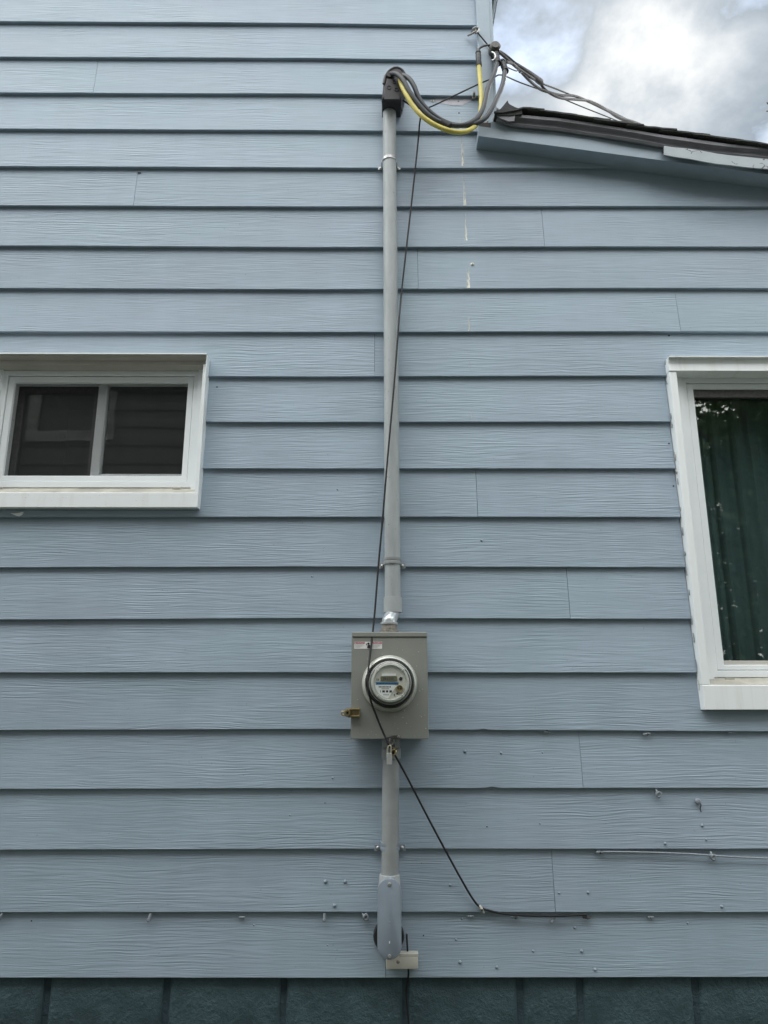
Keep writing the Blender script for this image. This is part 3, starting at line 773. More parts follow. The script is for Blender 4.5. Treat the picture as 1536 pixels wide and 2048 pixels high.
for a, b in ((865, 202), (945, 529)):
    p = wpos(a, b, 0); MB().lathe(tuple(p), [(.002, -.006), (.002, -.0035), (.006, -.003), (.010, .0005)], 10).build('screw', 'ring', wallo, smooth=True)

# ================================================================== ELECTRIC SERVICE
CY = -.036                                   # axis of the conduit in front of the boards
def strap(parent, px, py, r, wide, mat, ears):
    c = W(px, py, CY); b = MB(); hw = wide / 2
    prof = [(r + .0005, -hw), (r + .004, -hw), (r + .005, -hw * .3), (r + .0035, 0), (r + .005, hw * .3), (r + .004, hw), (r + .0005, hw)] if wide > .016 else [(r + .0005, -hw), (r + .0025, -hw), (r + .0025, hw), (r + .0005, hw)]
    b.lathe(tuple(c), prof, 20, 'z', math.pi, 2 * math.pi)
    b.box(c.x - r - .005, c.x - r - .0005, CY, -.004, c.z - hw, c.z + hw); b.box(c.x + r + .0005, c.x + r + .005, CY, -.004, c.z - hw, c.z + hw)
    st = b.build('strap', mat, parent, smooth=True)
    for s_ in (-1, 1):
        e = W(px + s_ * ears, py + 4, -.006)
        e.z = c.z - (.012 if wide > .016 else .016)
        MB().bbox(min(c.x + s_ * (r + .001), e.x + s_ * .012), max(c.x + s_ * (r + .001), e.x + s_ * .012), -.007, -.0035, e.z - hw * .9, e.z + hw * .9, .0012).build('ear', mat, st)
        MB().lathe((e.x, -.007, e.z), [(0, -.006), (.004, -.0055), (.0068, -.003), (.0075, 0)], 10).build('screw', 'steel', st, smooth=True)
    return st

base = W(784, 1222, CY)
mast = thing('service_mast', base, 'tall grey plastic conduit strapped to the wall with a black cable hood on top', 'conduit')
ct, cbm = W(778.5, 206, CY), W(785.5, 1200, CY)
RC = .0302
MB().tube([ct, cbm], RC, 28, smooth=False).build('pipe', 'pvcw', mast, smooth=True)
tj = W(778.3, 222, CY)
MB().lathe((tj.x, CY, tj.z), [(RC + .0004, -.0035), (RC + .0028, -.003), (RC + .0028, .002), (RC + .0004, .03)], 28, 'z').build('joint_ring', 'pvc', mast, smooth=True)
strap(mast, 778.5, 322, RC, .014, 'galv', 17)
strap(mast, 784.5, 1123, RC, .026, 'pvclow', 20)
cp0, cp1 = W(785.5, 1194, CY), W(785.5, 1225, CY)
MB().lathe((cp0.x, CY, 0), [(RC, cp0.z), (RC + .0042, cp0.z - .001), (RC + .0045, cp1.z), (RC - .004, cp1.z)], 28, 'z').build('coupling', 'pvc', mast, smooth=True)
e0, e1 = W(785, 1222, CY), W(778.5, 1247, -.062)
el = MB(); el.tube([e0, e0 + Vector((-.002, -.004, -.014)), (e0 + e1) / 2 + Vector((0, 0, .0)), e1 + Vector((.001, .002, .010)), e1], [.0285, .0285, .0275, .0285, .029], 24); el.build('offset_elbow', plain('glossy_light_pvc', (.50, .54, .56), .22, .45, var=.05), mast, smooth=True)
MB().lathe((e1.x, -.062, e1.z), [(.029, .004), (.0325, .003), (.0325, -.003), (.029, -.004)], 24, 'z').build('elbow_rim', 'pvc', mast, smooth=True)
hz0, hz1 = W(777.5, 1248, -.062).z, W(777.5, 1264.5, -.062).z
MB().lathe((e1.x, -.062, 0), [(.0285, hz0), (.0295, hz0 - .004), (.028, hz0 - .009), (.0295, hz0 - .014), (.0285, hz1 + .008), (.036, hz1 + .006), (.036, hz1 - .002)], 20, 'z').build('hub', 'galvdull', mast, smooth=True)

# weather hood: moulded black head with a clamp collar and knock-out plate
wh = MB()
out = [(764, 204), (765, 185), (767, 168), (771, 152), (778, 142), (787, 136.5), (796, 136), (804, 140), (809, 147), (811, 157), (810, 178), (805, 196), (802, 204)]
q = [W(a, b, -.10) for a, b in out]
wh.prism([(p.x, p.z) for p in reversed(q)], -.120, -.010, .017)
who = wh.build('weather_hood', 'headblk', mast, smooth=True)
rim = MB(); rim.tube([W(a, b, -.118) for a, b in out[2:11]], .0055, 8); rim.build('hood_rim', 'black', who, smooth=True)
pl = MB(); q = [W(a, b, -.121) for a, b in ((768, 200), (770, 172), (775, 158), (800, 160), (803, 178), (799, 200))]
pl.prism([(p.x, p.z) for p in reversed(q)], -.124, -.114, .003); pl.build('cable_plate', 'headblk', who)
for a, b, rr in ((778, 175, .010), (793, 179, .010), (788, 164, .008), (779, 150, .013), (802, 149, .013)):
    p = W(a, b, -.124); MB().lathe(tuple(p), [(rr * .75, .0005), (rr * .8, -.0022), (rr, -.0022), (rr * 1.05, .001)] if b > 155 else [(0, -.004), (rr, -.004), (rr * 1.1, .004)], 14).build('knockout', 'headblk' if b > 155 else 'ink', who, smooth=True)
cl = MB(); c = W(779, 201, CY); cl.lathe((c.x, CY, c.z), [(RC, -.006), (RC + .006, -.005), (RC + .007, .012), (RC, .02)], 24, 'z'); cl.build('clamp_collar', 'black', who, smooth=True)
MB().tube([W(803, 203, -.06), W(802, 215, -.075), W(804, 222, -.075)], .003, 6).build('clamp_screw', 'black', who, smooth=True)

# conductors from the hood to the splices
def cable(name, pts, r, mat, label, cat, seg=10, sub=6, group=None):
    return tag(MB().tube([W(*p) for p in pts], r, seg, sub).build(name, mat, smooth=True), label, cat, group)
cable('power_cable', [(781, 148, -.118), (793, 148, -.150), (806, 160, -.165), (820, 185, -.172), (838, 210, -.172), (862, 234, -.172), (893, 248.5, -.172), (925, 250.5, -.165), (951, 239, -.15), (966, 216, -.135), (973, 188, -.12), (978, 170, -.11), (988, 148, -.09), (995, 124, -.07)], .0106, 'wiregrey',
      'dark grey power cable looping from the hood to the inner splice', 'cable')
cable('power_cable', [(803, 150, -.115), (817, 156, -.135), (828, 172, -.148), (836, 192, -.150), (850, 214, -.150), (876, 236, -.150), (905, 249, -.152), (940, 250, -.15), (968, 238, -.14), (984, 216, -.125), (997, 190, -.105), (1006, 166, -.085), (1010, 138, -.065)], .0106, 'wiregrey',
      'dark grey power cable looping from the hood to the outer splice', 'cable')
cable('neutral_cable', [(800, 160, -.125), (804, 172, -.150), (813, 190, -.165), (826, 212, -.170), (846, 234, -.176), (874, 252, -.178), (905, 263, -.176), (930, 263.5, -.165), (950, 252, -.14), (959.5, 232, -.105), (962.5, 200, -.08), (960, 160, -.066), (957.5, 130, -.06)], .0104, 'yellow',
      'yellow striped neutral cable hanging in a loop beside the dark cables', 'cable')
p0, p1 = W(882.5, 247.5, -.168), W(898, 256.5, -.168)
tag(MB().tube([p0, p1], .0225, 14, smooth=False).build('tape_wrap', 'wire', smooth=True), 'black tape wrapped round the bundle of looping cables', 'tape')
def splice(top, bot, r, label):
    root = thing('splice_connector', bot, label, 'connector', 'cable splices')
    t_, b = Vector(top), Vector(bot); d = (t_ - b)
    MB().tube([b, b + d * .08, b + d * .30, b + d * .34, b + d * .66, b + d * .70, b + d * .94, t_], [r * .72, r * .9, r * .95, r, r, r * .88, r * .85, r * .5], 10, 1, smooth=True).build('sleeve', 'wiregrey', root, smooth=True)
    for u in (.42, .56, .78): MB().tube([b + d * u, b + d * (u + .05)], r * 1.06, 10, smooth=False).build('crimp_ring', 'steeldark', root, smooth=True)
    MB().tube([b - d * .04, b + d * .20], r * 1.04, 10, smooth=False).build('tape', 'wire', root, smooth=True)
splice(W(956, 99, -.055), W(958, 131, -.06), .0125, 'dark splice connector at the top of the yellow cable')
splice(W(989, 99, -.03), W(996, 126, -.07), .0145, 'splice connector on the inner grey cable at the corner board')
splice(W(1004, 121, -.03), W(1011, 142, -.066), .0145, 'splice connector on the outer grey cable against the sky')
cable('bare_neutral', [(956, 101, -.055), (962, 94.5, -.06), (973, 90.5, -.05), (985, 92, -.03), (998, 101, 0), (1012, 110, .05), (1035, 129, .12), (1060, 148, .22), (1083, 166, .32), (1110, 177, .45), (1155, 195, .7), (1200, 212, 1.0), (1245, 234, 1.4), (1285, 253, 1.9), (1340, 280, 2.8), (1420, 330, 4.5)], .0046, 'wiredrop',
      'thin bare messenger wire running from the yellow cable splice out over the roof', 'wire', 8)
wd = tag(MB().tube([W(1032, 127, .115), W(1058, 146, .21), W(1078, 161.5, .30), W(1082, 165, .32)], [.006, .0125, .0165, .015], 10, 4).build('wedge_clamp', 'wiredrop', smooth=True), 'long tapered wedge clamp gripping the overhead wires', 'clamp')
tw = [(1012, 124, -.02), (1024, 127, .05), (1036, 137, .12), (1060, 157, .22), (1078, 171, .32), (1095, 184, .38), (1120, 194, .48), (1150, 197, .65), (1180, 204, .85), (1210, 218, 1.05), (1240, 235, 1.35), (1285, 252, 1.9), (1345, 283, 2.8), (1430, 336, 4.5)]
for s_, lab in ((0, 'upper strand of the twisted dark overhead service wires'), (1, 'lower strand of the twisted dark overhead service wires')):
    pts = []
    for k, (a, b, y) in enumerate(tw):
        ph = k * 1.25 + s_ * math.pi; am = .0 if k < 3 else .012 + .004 * math.sin(k * 2)
        p = W(a, b, y); pts.append(p + Vector((math.cos(ph) * am * .4, math.sin(ph * .5) * am * .5, math.sin(ph) * am)))
    if s_: pts[0] = W(996, 102, -.04)
    tag(MB().tube(pts, .0072, 8, 6).build('service_drop', 'wiredrop', smooth=True), lab, 'wire', 'overhead service wires')
cable('messenger_tail', [(1010, 132, -.04), (1022, 138, .03), (1033, 142, .08), (1036, 139, .1), (1039, 145, .1), (1044, 145, .12)], .003, 'wiredrop', 'short curled steel tail end beside the splices', 'wire', 6)
cable('phone_drop', [(805, 199, -.072), (822, 210, -.085), (838, 217, -.09), (859, 214.5, -.085), (905, 193, -.07), (958, 168, -.055), (985, 157, -.03), (1003, 150, .02), (1040, 165, .25), (1100, 187, .5), (1160, 212, .8), (1230, 240, 1.3), (1300, 270, 2.0), (1400, 330, 3.6)], .0034, 'wire',
      'thin black line crossing from the hood past the corner board and out over the roof', 'wire', 7)
# anchor on the corner board
an = thing('wire_anchor', W(945, 66, 0), 'bent metal anchor hook screwed to the corner board near the top', 'anchor')
MB().tube([W(936, 71, .0), W(946, 66, -.03), W(953, 62, -.035)], .0045, 7).build('shank', 'galvdull', an, smooth=True)
MB().tube([W(943, 65, -.02), W(946, 58, -.035), W(952, 55, -.04), (W(957, 57, -.035)), W(957, 62, -.035), W(953, 66, -.035)], .0042, 7).build('hook', 'galv', an, smooth=True)
MB().bbox(W(950, 60, -.02).x, W(957, 60, -.02).x, -.034, -.018, W(953, 68, -.02).z, W(953, 61, -.02).z, .002).build('plate', 'galvdull', an)
cable('guy_wire', [(954, 64, -.036), (965, 77, -.032), (977, 92, -.026), (984, 104, -.03)], .0032, 'wire', 'short dark tie wire from the anchor hook down to the insulator', 'wire', 6)
isu = thing('insulator', W(986, 112, .0), 'round dark insulator fixed to the edge of the corner board', 'insulator')
ic = W(987, 112, 0)
MB().lathe((ic.x, -.035, ic.z), [(0, -.03), (.018, -.03), (.026, -.02), (.020, -.004), (.028, .008), (.028, .02), (.015, .03), (0, .03)], 16).build('spool', 'steeldark', isu, smooth=True)
MB().tube([W(984, 104, -.06), W(990, 108, -.07), W(990, 118, -.07), W(984, 121, -.06)], .004, 6).build('clevis', 'galv', isu, smooth=True)

# ---- meter box
BX0, BX1, BZ0, BZ1, BY = -.1045, .1715, 1.448, 1.821, -.118
mbx = thing('meter_box', (.034, -.06, BZ0), 'grey metal electric meter box with a round meter in its cover', 'meter box')
MB().bbox(BX0 + .004, BX1 - .004, BY + .012, .004, BZ0 + .003, BZ1 - .001, .003).build('case', 'boxpaint', mbx)
MB().bbox(BX0, BX1, BY, BY + .045, BZ0, BZ1 - .0165, .0022, 2).build('cover', 'boxpaint', mbx)
MB().bbox(BX0 + .0005, BX1 - .0005, BY - .004, BY + .09, BZ1 - .016, BZ1 + .002, .003, 2).build('hood', 'boxpaint', mbx)
mc = W(779.4, 1366.9, BY - .012)
rg = MB(); rg.lathe((mc.x, BY, mc.z), [(.098, -.001), (.1, -.004), (.0985, -.010), (.094, -.017), (.089, -.020), (.085, -.017), (.083, .0)], 56)
rg.build('meter_ring', 'ring', mbx, smooth=True)
m2 = W(780.6, 1366, BY - .03)
meter = MB(); meter.lathe((m2.x, BY, m2.z), [(.083, -.004), (.083, -.022), (.080, -.030), (.0765, -.030), (.0765, -.012)], 56)
meter = meter.build('meter', 'black', mbx, smooth=True)
m3 = W(780.6, 1365, BY - .085)
MB().lathe((m3.x, BY, m3.z), [(.0765, -.020), (.0765, -.030), (.0735, -.034), (.0715, -.040), (.0715, -.026)], 56).build('base_ring', 'ring', meter, smooth=True)
MB().lathe((m3.x, BY, m3.z), [(.071, -.024), (.071, -.060), (.0700, -.082), (.066, -.092), (.0565, -.0935), (.0555, -.090), (0.001, -.090)], 56).build('glass_cover', 'domeglass', meter, smooth=True)
MB().lathe((m3.x, BY, m3.z), [(.0695, -.026), (.0675, -.070), (.0660, -.086), (.0600, -.088), (.0575, -.087), (.0565, -.080)], 56).build('dial_bezel', plain('pale_bezel', (.55, .56, .53), .35, var=.04), meter, smooth=True)
MB().lathe((m3.x, BY, m3.z), [(0, -.0830), (.0570, -.0830), (.0570, -.05)], 48).build('dial', 'dial', meter)
for a in (45, 135, 225, 315):
    ca, sa = math.cos(R(a)), math.sin(R(a))
    MB().tube([(m3.x + ca * .056, BY - .0885, m3.z + sa * .056), (m3.x + ca * .067, BY - .0875, m3.z + sa * .067)], .0014, 6).build('rib', 'sticker', meter)
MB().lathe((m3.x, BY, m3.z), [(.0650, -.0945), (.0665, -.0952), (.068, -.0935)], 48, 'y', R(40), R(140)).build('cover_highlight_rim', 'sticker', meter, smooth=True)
YD = BY - .0838
def dm_(x, z): return m3.x + x, m3.z + z
# lower paper label as a chord of the dial, blue band, lcd, optical port
pts = []
for a in np.linspace(182, 262, 12): pts.append((m3.x + .0545 * math.cos(R(a)), m3.z + .0545 * math.sin(R(a))))
pts += [(m3.x + .023, m3.z - .010)]
MB().prism(pts, YD - .0006, YD).build('dial_label', 'dialwhite', meter)
def dbox(x0, x1, z0, z1, y, mat, name): MB().box(m3.x + x0, m3.x + x1, y, y + .0007, m3.z + z0, m3.z + z1).build(name, mat, meter)
dbox(-.051, .029, -.0075, .0015, YD - .0011, 'blueink', 'blue_band')
dbox(-.034, .024, .004, .0205, YD - .0011, 'lcd', 'display')
dbox(-.030, .020, .0225, .0305, YD - .0011, 'dialwhite', 'name_strip')
for k in range(5): dbox(-.014 + k * .0072, -.0105 + k * .0072, .007, .0175, YD - .0016, 'ink', 'display_digit') if False else None
txt('00000', .0125, 'ink', meter, m3.x + .004, YD - .0014, m3.z + .012, 'display_digits', sx=1.05) if False else None
for (x0, x1, z) in ((-.042, .020, -.003),): 
    for k in range(14): dbox(-.046 + k * .0052, -.0425 + k * .0052, -.0050, -.0015, YD - .0015, 'ink', 'print_mark')
for k in range(9): dbox(-.040 + k * .0048, -.037 + k * .0048, -.0170, -.0125, YD - .0011, 'ink', 'print_mark')
for k in range(6): dbox(-.030 + k * .0046, -.0272 + k * .0046, -.0225, -.0200, YD - .0011, 'ink', 'print_mark')
for x0, x1 in ((-.035, -.033), (-.028, -.019), (-.015, -.0075), (-.003, .0055)): dbox(x0, x1, -.0335, -.0265, YD - .0011, 'ink', 'print_mark')
for k in range(4): dbox(-.024 + k * .005, -.0205 + k * .005, -.0425, -.0405, YD - .0011, 'ink', 'print_mark')
for k in range(6): dbox(-.024 + k * .0062, -.0205 + k * .0062, .009 if k % 2 else .008, .0168, YD - .0015, 'steeldark', 'display_digit')
dbox(-.0475, -.0455, .006, .0135, YD - .0011, 'ink', 'print_mark'); dbox(-.0425, -.0405, .006, .0135, YD - .0011, 'ink', 'print_mark')
MB().lathe((m3.x + .0365, YD, m3.z + .0125), [(0, -.002), (.005, -.002), (.0062, .0)], 16).build('reset_button', 'ink', meter)
op = MB(); op.lathe((m3.x + .032, YD, m3.z - .0205), [(0, -.003), (.0085, -.003), (.0110, -.006), (.0128, -.004), (.0128, .0)], 20); op = op.build('optical_port', 'brass', meter, smooth=True)
for dx in (-.004, .004): MB().lathe((m3.x + .032 + dx, YD - .0034, m3.z - .019), [(0, -.001), (.0025, -.001), (.0025, .001)], 10).build('port_eye', 'ink', meter)
dbox(.012, .016, -.044, -.040, YD - .0011, 'ink', 'print_mark'); dbox(.021, .027, -.040, -.035, YD - .0011, 'steeldark', 'print_mark')
# danger sticker
sx0, sx1 = W(708.5, 1290, BY).x, W(764, 1290, BY).x; sz0, sz1 = W(735, 1297.5, BY).z, W(735, 1283.5, BY).z
st = MB(); st.box(sx0, sx1, BY - .0008, BY + .0002, sz0, sz1); st = st.build('warning_sticker', 'sticker', mbx)
wS, hS = sx1 - sx0, sz1 - sz0
for a, b in ((.01, .375), (.62, .99)): MB().box(sx0 + wS * a, sx0 + wS * b, BY - .0013, BY - .0007, sz1 - hS * .30, sz1 - hS * .03).build('red_header', 'redink', st)
txt('DANGER', hS * .27, 'sticker', st, sx0 + wS * .215, BY - .0018, sz1 - hS * .165)
txt('PELIGRO', hS * .27, 'sticker', st, sx0 + wS * .825, BY - .0018, sz1 - hS * .165)
for a in (.02, .635): MB().add([(sx0 + wS * a, BY - .0018, sz1 - hS * .27), (sx0 + wS * (a + .045), BY - .0018, sz1 - hS * .27), (sx0 + wS * (a + .0225), BY - .0018, sz1 - hS * .06)], [(0, 1, 2)]).build('warning_triangle', 'sticker', st)
pc = MB()                                                     # pictogram: figure struck by a bolt
px_, pz_ = sx0 + wS * .52, sz0 + hS * .5
pc.prism([(px_ - .001 + .0042 * math.cos(a), pz_ + .006 + .0042 * math.sin(a)) for a in np.linspace(0, 6.0, 10)], BY - .0016, BY - .0007)
pc.prism([(px_ - .006, pz_ - .010), (px_ + .006, pz_ - .012), (px_ + .008, pz_ - .002), (px_ + .001, pz_ + .003), (px_ - .004, pz_ - .001)], BY - .0016, BY - .0007)
pc.prism([(px_ - .013, pz_ + .010), (px_ - .008, pz_ + .004), (px_ - .0105, pz_ + .004), (px_ - .005, pz_ - .003), (px_ - .0065, pz_ + .006), (px_ - .009, pz_ + .0065)], BY - .0016, BY - .0007)
pc.build('pictogram', 'ink', st)
for a, L in ((.03, .31), (.64, .33)):
    for k in range(3): MB().box(sx0 + wS * a, sx0 + wS * (a + L * (1, .85, .6)[k]), BY - .0013, BY - .0007, sz0 + hS * (.52 - k * .16), sz0 + hS * (.57 - k * .16)).build('print_line', plain('grey_ink%d%d' % (k, int(a * 100)), (.30, .29, .30), .6), st)
# rain drops on the cover
dmesh = MB(); dmesh.lathe((0, 0, 0), [(0, -.0016), (.0014, -.0012), (.0022, 0)], 8); d0 = dmesh.build('rain_drop', plain('water_drop', (.42, .43, .42), .05, var=.02, spec=1.0), mbx, smooth=True)
rd = random.Random(11); k = 0
while k < 46:
    x, z = rd.uniform(BX0 + .01, BX1 - .01), rd.uniform(BZ0 + .01, BZ1 - .03)
    if (x - mc.x) ** 2 + (z - mc.z) ** 2 < .105 ** 2 or (sx0 - .005 < x < sx1 + .005 and sz0 - .005 < z): continue
    if k == 0: o = d0
    else: o = link('rain_drop', d0.data, mbx)
    s_ = rd.choice((.5, .6, .7, .9, 1.15)); o.location = (x, BY - .0001, z); o.scale = (s_, s_, s_ * rd.uniform(1, 1.3))
    if o.parent.type == 'EMPTY': o.matrix_parent_inverse = Matrix.Translation(-o.parent.location)
    k += 1
# hasp at the foot of the cover
hs = MB(); q = [W(a, b, BY - .006) for a, b in ((770, 1478), (774, 1474), (784, 1471), (797, 1470), (801, 1473), (799, 1478), (790, 1477), (780, 1479))]
hs.prism([(p.x, p.z) for p in reversed(q)], BY - .010, BY + .001, .002); hs = hs.build('hasp', 'steeldark', mbx)
p = W(797, 1474, BY - .010); MB().lathe(tuple(p), [(.002, -.003), (.004, -.0025), (.005, 0)], 10).build('rivet', 'steel', hs, smooth=True)
MB().tube([W(780, 1477, BY - .008), W(778, 1485, BY - .012), W(780, 1490, BY - .012), W(786, 1488, BY - .01), W(787, 1479, BY - .008)], .0045, 7).build('staple', 'steeldark', hs, smooth=True)
MB().bbox(W(784, 1483, BY).x, W(790, 1483, BY).x, BY - .008, BY - .004, W(787, 1493, BY).z, W(787, 1480, BY).z, .001).build('tab', 'steeldark', hs)
# brass barrel lock at the left edge
bl = thing('barrel_lock', W(701, 1426, BY), 'brass barrel lock clamped on the left edge of the meter box', 'lock')
la, lb, lzt, lzb = W(688, 1426, BY - .02).x, W(719.5, 1426, BY - .02).x, W(700, 1416.5, BY - .02).z, W(700, 1435, BY - .02).z
zc = (lzt + lzb) / 2
MB().bbox(la + .006, lb, BY - .006, BY + .03, lzb + .006, lzt - .006, .002).build('clamp_web', 'brass', bl)
MB().bbox(la + .012, lb, BY - .020, BY + .02, lzt - .008, lzt, .003, 2).build('clamp_jaw', 'brass', bl, smooth=True)
MB().bbox(la + .012, lb, BY - .020, BY + .02, lzb, lzb + .008, .003, 2).build('clamp_jaw', 'brass', bl, smooth=True)
cyx = W(695, 1426, BY - .02).x
MB().lathe((cyx, BY, zc), [(0, -.022), (.004, -.022), (.005, -.026), (.0095, -.026), (.0125, -.022), (.0145, -.012), (.0155, .02)], 20).build('barrel', 'brass', bl, smooth=True)
MB().lathe((cyx, BY, zc), [(0, -.0232), (.0035, -.0232), (.0038, -.022)], 12).build('keyhole', 'ink', bl)
MB().tube([W(690, 1426, BY + .01), W(684.5, 1423, BY + .01), W(683.5, 1429, BY + .01), W(689, 1431, BY + .01)], .0028, 6).build('seal_loop', 'brass', bl, smooth=True)
# padlock
pk = thing('padlock', W(778.5, 1529, -.13), 'small laminated steel padlock hanging from the meter box hasp', 'padlock')
yp = -.137
b0, b1 = W(773.3, 1528.5, yp), W(783.6, 1506, yp)
for k in range(5):
    x0 = b0.x + (b1.x - b0.x) * k / 5; MB().bbox(x0 + .0001, b0.x + (b1.x - b0.x) * (k + 1) / 5 - .0001, yp - .009, yp + .009, b0.z, b1.z, .0009).build('body_plate', 'lockbody', pk)
MB().tube([W(775.2, 1508, yp), W(775.3, 1498, yp), W(777, 1492, yp), W(779.8, 1491, yp), W(782, 1494, yp), W(782.3, 1501, yp), W(782, 1508, yp)], .0028, 8).build('shackle', plain('pale_shackle', (.6, .56, .45), .3, .7), pk, smooth=True)
# ---- lower conduit
low_c = thing('lower_conduit', W(778, 1920, CY), 'short grey conduit below the meter box ending in an oval access fitting', 'conduit')
CY2 = -.042
a, b = W(782.3, 1476, CY2), W(780, 1752, CY2)
MB().tube([Vector((a.x, CY2, BZ0 + .002)), b], .0300, 28, smooth=False).build('pipe', 'pvclow', low_c, smooth=True)
h0, h1 = W(782.3, 1497, CY2), W(782.3, 1516.5, CY2)
MB().lathe((h0.x, CY2, 0), [(.030, h0.z + .002), (.0345, h0.z), (.0350, h1.z), (.0302, h1.z - .0015)], 28, 'z').build('coupling', 'pvclow', low_c, smooth=True)
MB().lathe((h0.x, CY2, 0), [(.0330, BZ0 - .001), (.0330, h0.z + .004), (.0302, h0.z + .002)], 28, 'z').build('hub', 'pvclow', low_c, smooth=True)
strap(low_c, 780, 1691.5, .0302, .026, 'pvcplate', 24)
lbz1, lbz0 = W(779, 1757, -.085).z, W(779, 1920, -.085).z
lbx0, lbx1 = W(754.8, 1850, -.085).x, W(803, 1850, -.085).x
def stadium(x0, x1, z0, z1, d=0, n=14):
    r_ = (x1 - x0) / 2 - d; cx = (x0 + x1) / 2
    return [(cx + r_ * math.cos(t_), z1 - (x1 - x0) / 2 + r_ * math.sin(t_)) for t_ in np.linspace(0, math.pi, n)] + [(cx + r_ * math.cos(t_), z0 + (x1 - x0) / 2 + r_ * math.sin(t_)) for t_ in np.linspace(math.pi, 2 * math.pi, n)]
lbb = MB(); lbb.prism(stadium(lbx0, lbx1, lbz0, lbz1, .003), -.076, -.004, .003); lbb = lbb.build('access_body', 'pvclow', low_c, smooth=True)
c0 = W(779, 1748, CY2); MB().lathe((c0.x, CY2, 0), [(.0302, c0.z), (.0345, c0.z - .001), (.0365, c0.z - .02), (.038, c0.z - .05)], 28, 'z').build('neck', 'pvc', lbb, smooth=True)
MB().prism(stadium(lbx0, lbx1, lbz0, lbz1), -.087, -.0765, .0035).build('access_cover', 'pvcplate', low_c, smooth=True)
for py in (1768.7, 1912.5):
    p = W(779.2, py, -.087); MB().lathe((p.x, -.087, p.z), [(.0005, -.003), (.003, -.0042), (.0055, -.003), (.0065, .0002)], 12).build('screw', 'steel', low_c, smooth=True)
p = W(779, 1851, -.087)
for dz, ww in ((.018, .004), (.008, .006), (-.002, .004)): MB().bbox(p.x - ww / 2, p.x + ww / 2, -.0876, -.0868, p.z + dz, p.z + dz + .004, .0003).build('moulded_mark', 'pvcplate', low_c)
MB().bbox(p.x - .0015, p.x + .0015, -.0876, -.0868, p.z - .055, p.z - .048, .0003).build('moulded_mark', 'sticker', low_c)
gk = W(777.5, 1872, -.01); MB().lathe((gk.x, -.012, gk.z), [(0, -.006), (.050, -.006), (.0535, 0), (.0535, .014)], 30).build('wall_gasket', 'black', low_c, smooth=True)
# ---- cream junction box and its wires
jb = thing('junction_box', W(803, 1938, 0), 'small cream plastic junction box at the bottom edge of the boards', 'junction box')
j0, j1 = W(772, 1938, -.030), W(836, 1907, -.030)
MB().bbox(j0.x, j1.x, -.034, -.003, j0.z, j1.z, .0035, 2).build('case', 'cream', jb, smooth=True)
MB().bbox(j0.x + .045, j1.x + .0008, -.0348, -.004, j1.z - .008, j1.z + .0012, .001).build('lid_lip', 'cream', jb)
p = W(796, 1924, -.034); MB().lathe(tuple(p), [(0, -.0012), (.004, -.0012), (.0062, .0002)], 12).build('screw', 'galvdull', jb, smooth=True)
cable('box_wire', [(813.5, 1869, .004), (813.5, 1872, -.006), (814, 1885, -.008), (815, 1900, -.010), (815.5, 1909, -.016)], .0032, 'wire', 'short black wire from a hole in the boards into the cream box', 'wire', 7)
cable('box_wire', [(816.5, 1936, -.016), (817, 1950, -.012), (814, 1966, .002), (812.5, 1985, .012), (814, 2012, .014), (817, 2045, .014), (818, 2090, .014), (819, 2300, .014)], .0034, 'wire', 'black wire running from the cream box down the block foundation', 'wire', 7)
# ---- black phone line in front of the mast and meter
cable('phone_line', [(806, 201, -.076), (825, 213, -.09), (838, 222, -.1), (841, 233, -.1), (839, 250, -.07), (836, 285, -.035), (826, 380, -.02), (806, 558, -.03), (798, 640, -.075), (789, 760, -.082), (774, 930, -.085), (766, 1030, -.082), (757, 1130, -.085), (749, 1230, -.10), (742, 1295, -.125), (736.8, 1340, -.150), (735.5, 1368, -.158), (740.5, 1398, -.155), (752, 1430, -.140), (766, 1464, -.134), (777, 1488, -.138)], .0036, 'wire',
      'long thin black phone line hanging from the hood across the conduit and meter', 'wire', 8, 8)
cable('phone_line', [(777, 1488, -.138), (781, 1494, -.13), (787, 1500, -.125), (790, 1507, -.122), (785, 1510, -.124), (785, 1503, -.128), (792, 1514, -.118), (815, 1556, -.095), (870, 1662, -.05), (925, 1763, -.02), (948, 1801, -.010), (961, 1814.5, -.006), (980, 1821.5, -.006), (1010, 1827.5, -.006), (1055, 1831, -.006), (1105, 1832, -.006), (1150, 1830.5, -.006), (1174, 1829.5, -.006)], .0036, 'wire',
      'black phone line slanting from the padlock down to a white clip on the boards', 'wire', 8)
kn = tag(MB().tube([W(783, 1500, -.128), W(789, 1497, -.12), W(792, 1504, -.13), (W(786, 1511, -.13)), W(781, 1505, -.12), W(788, 1499, -.132), W(791, 1508, -.12)], .0030, 7).build('wire_knot', 'brass', smooth=True), 'small brassy wire knot beside the padlock', 'wire')
cable('painted_wire', [(1205, 1703.5, -.003), (1260, 1704, -.002), (1320, 1705.5, -.002), (1380, 1708, -.003), (1425, 1711, -.004), (1480, 1714.5, -.003), (1536, 1717, -.003), (1640, 1724, -.003), (1800, 1732, -.003)], .0030, 'clip', 'painted-over thin wire running right along the third board from the bottom', 'wire', 7)

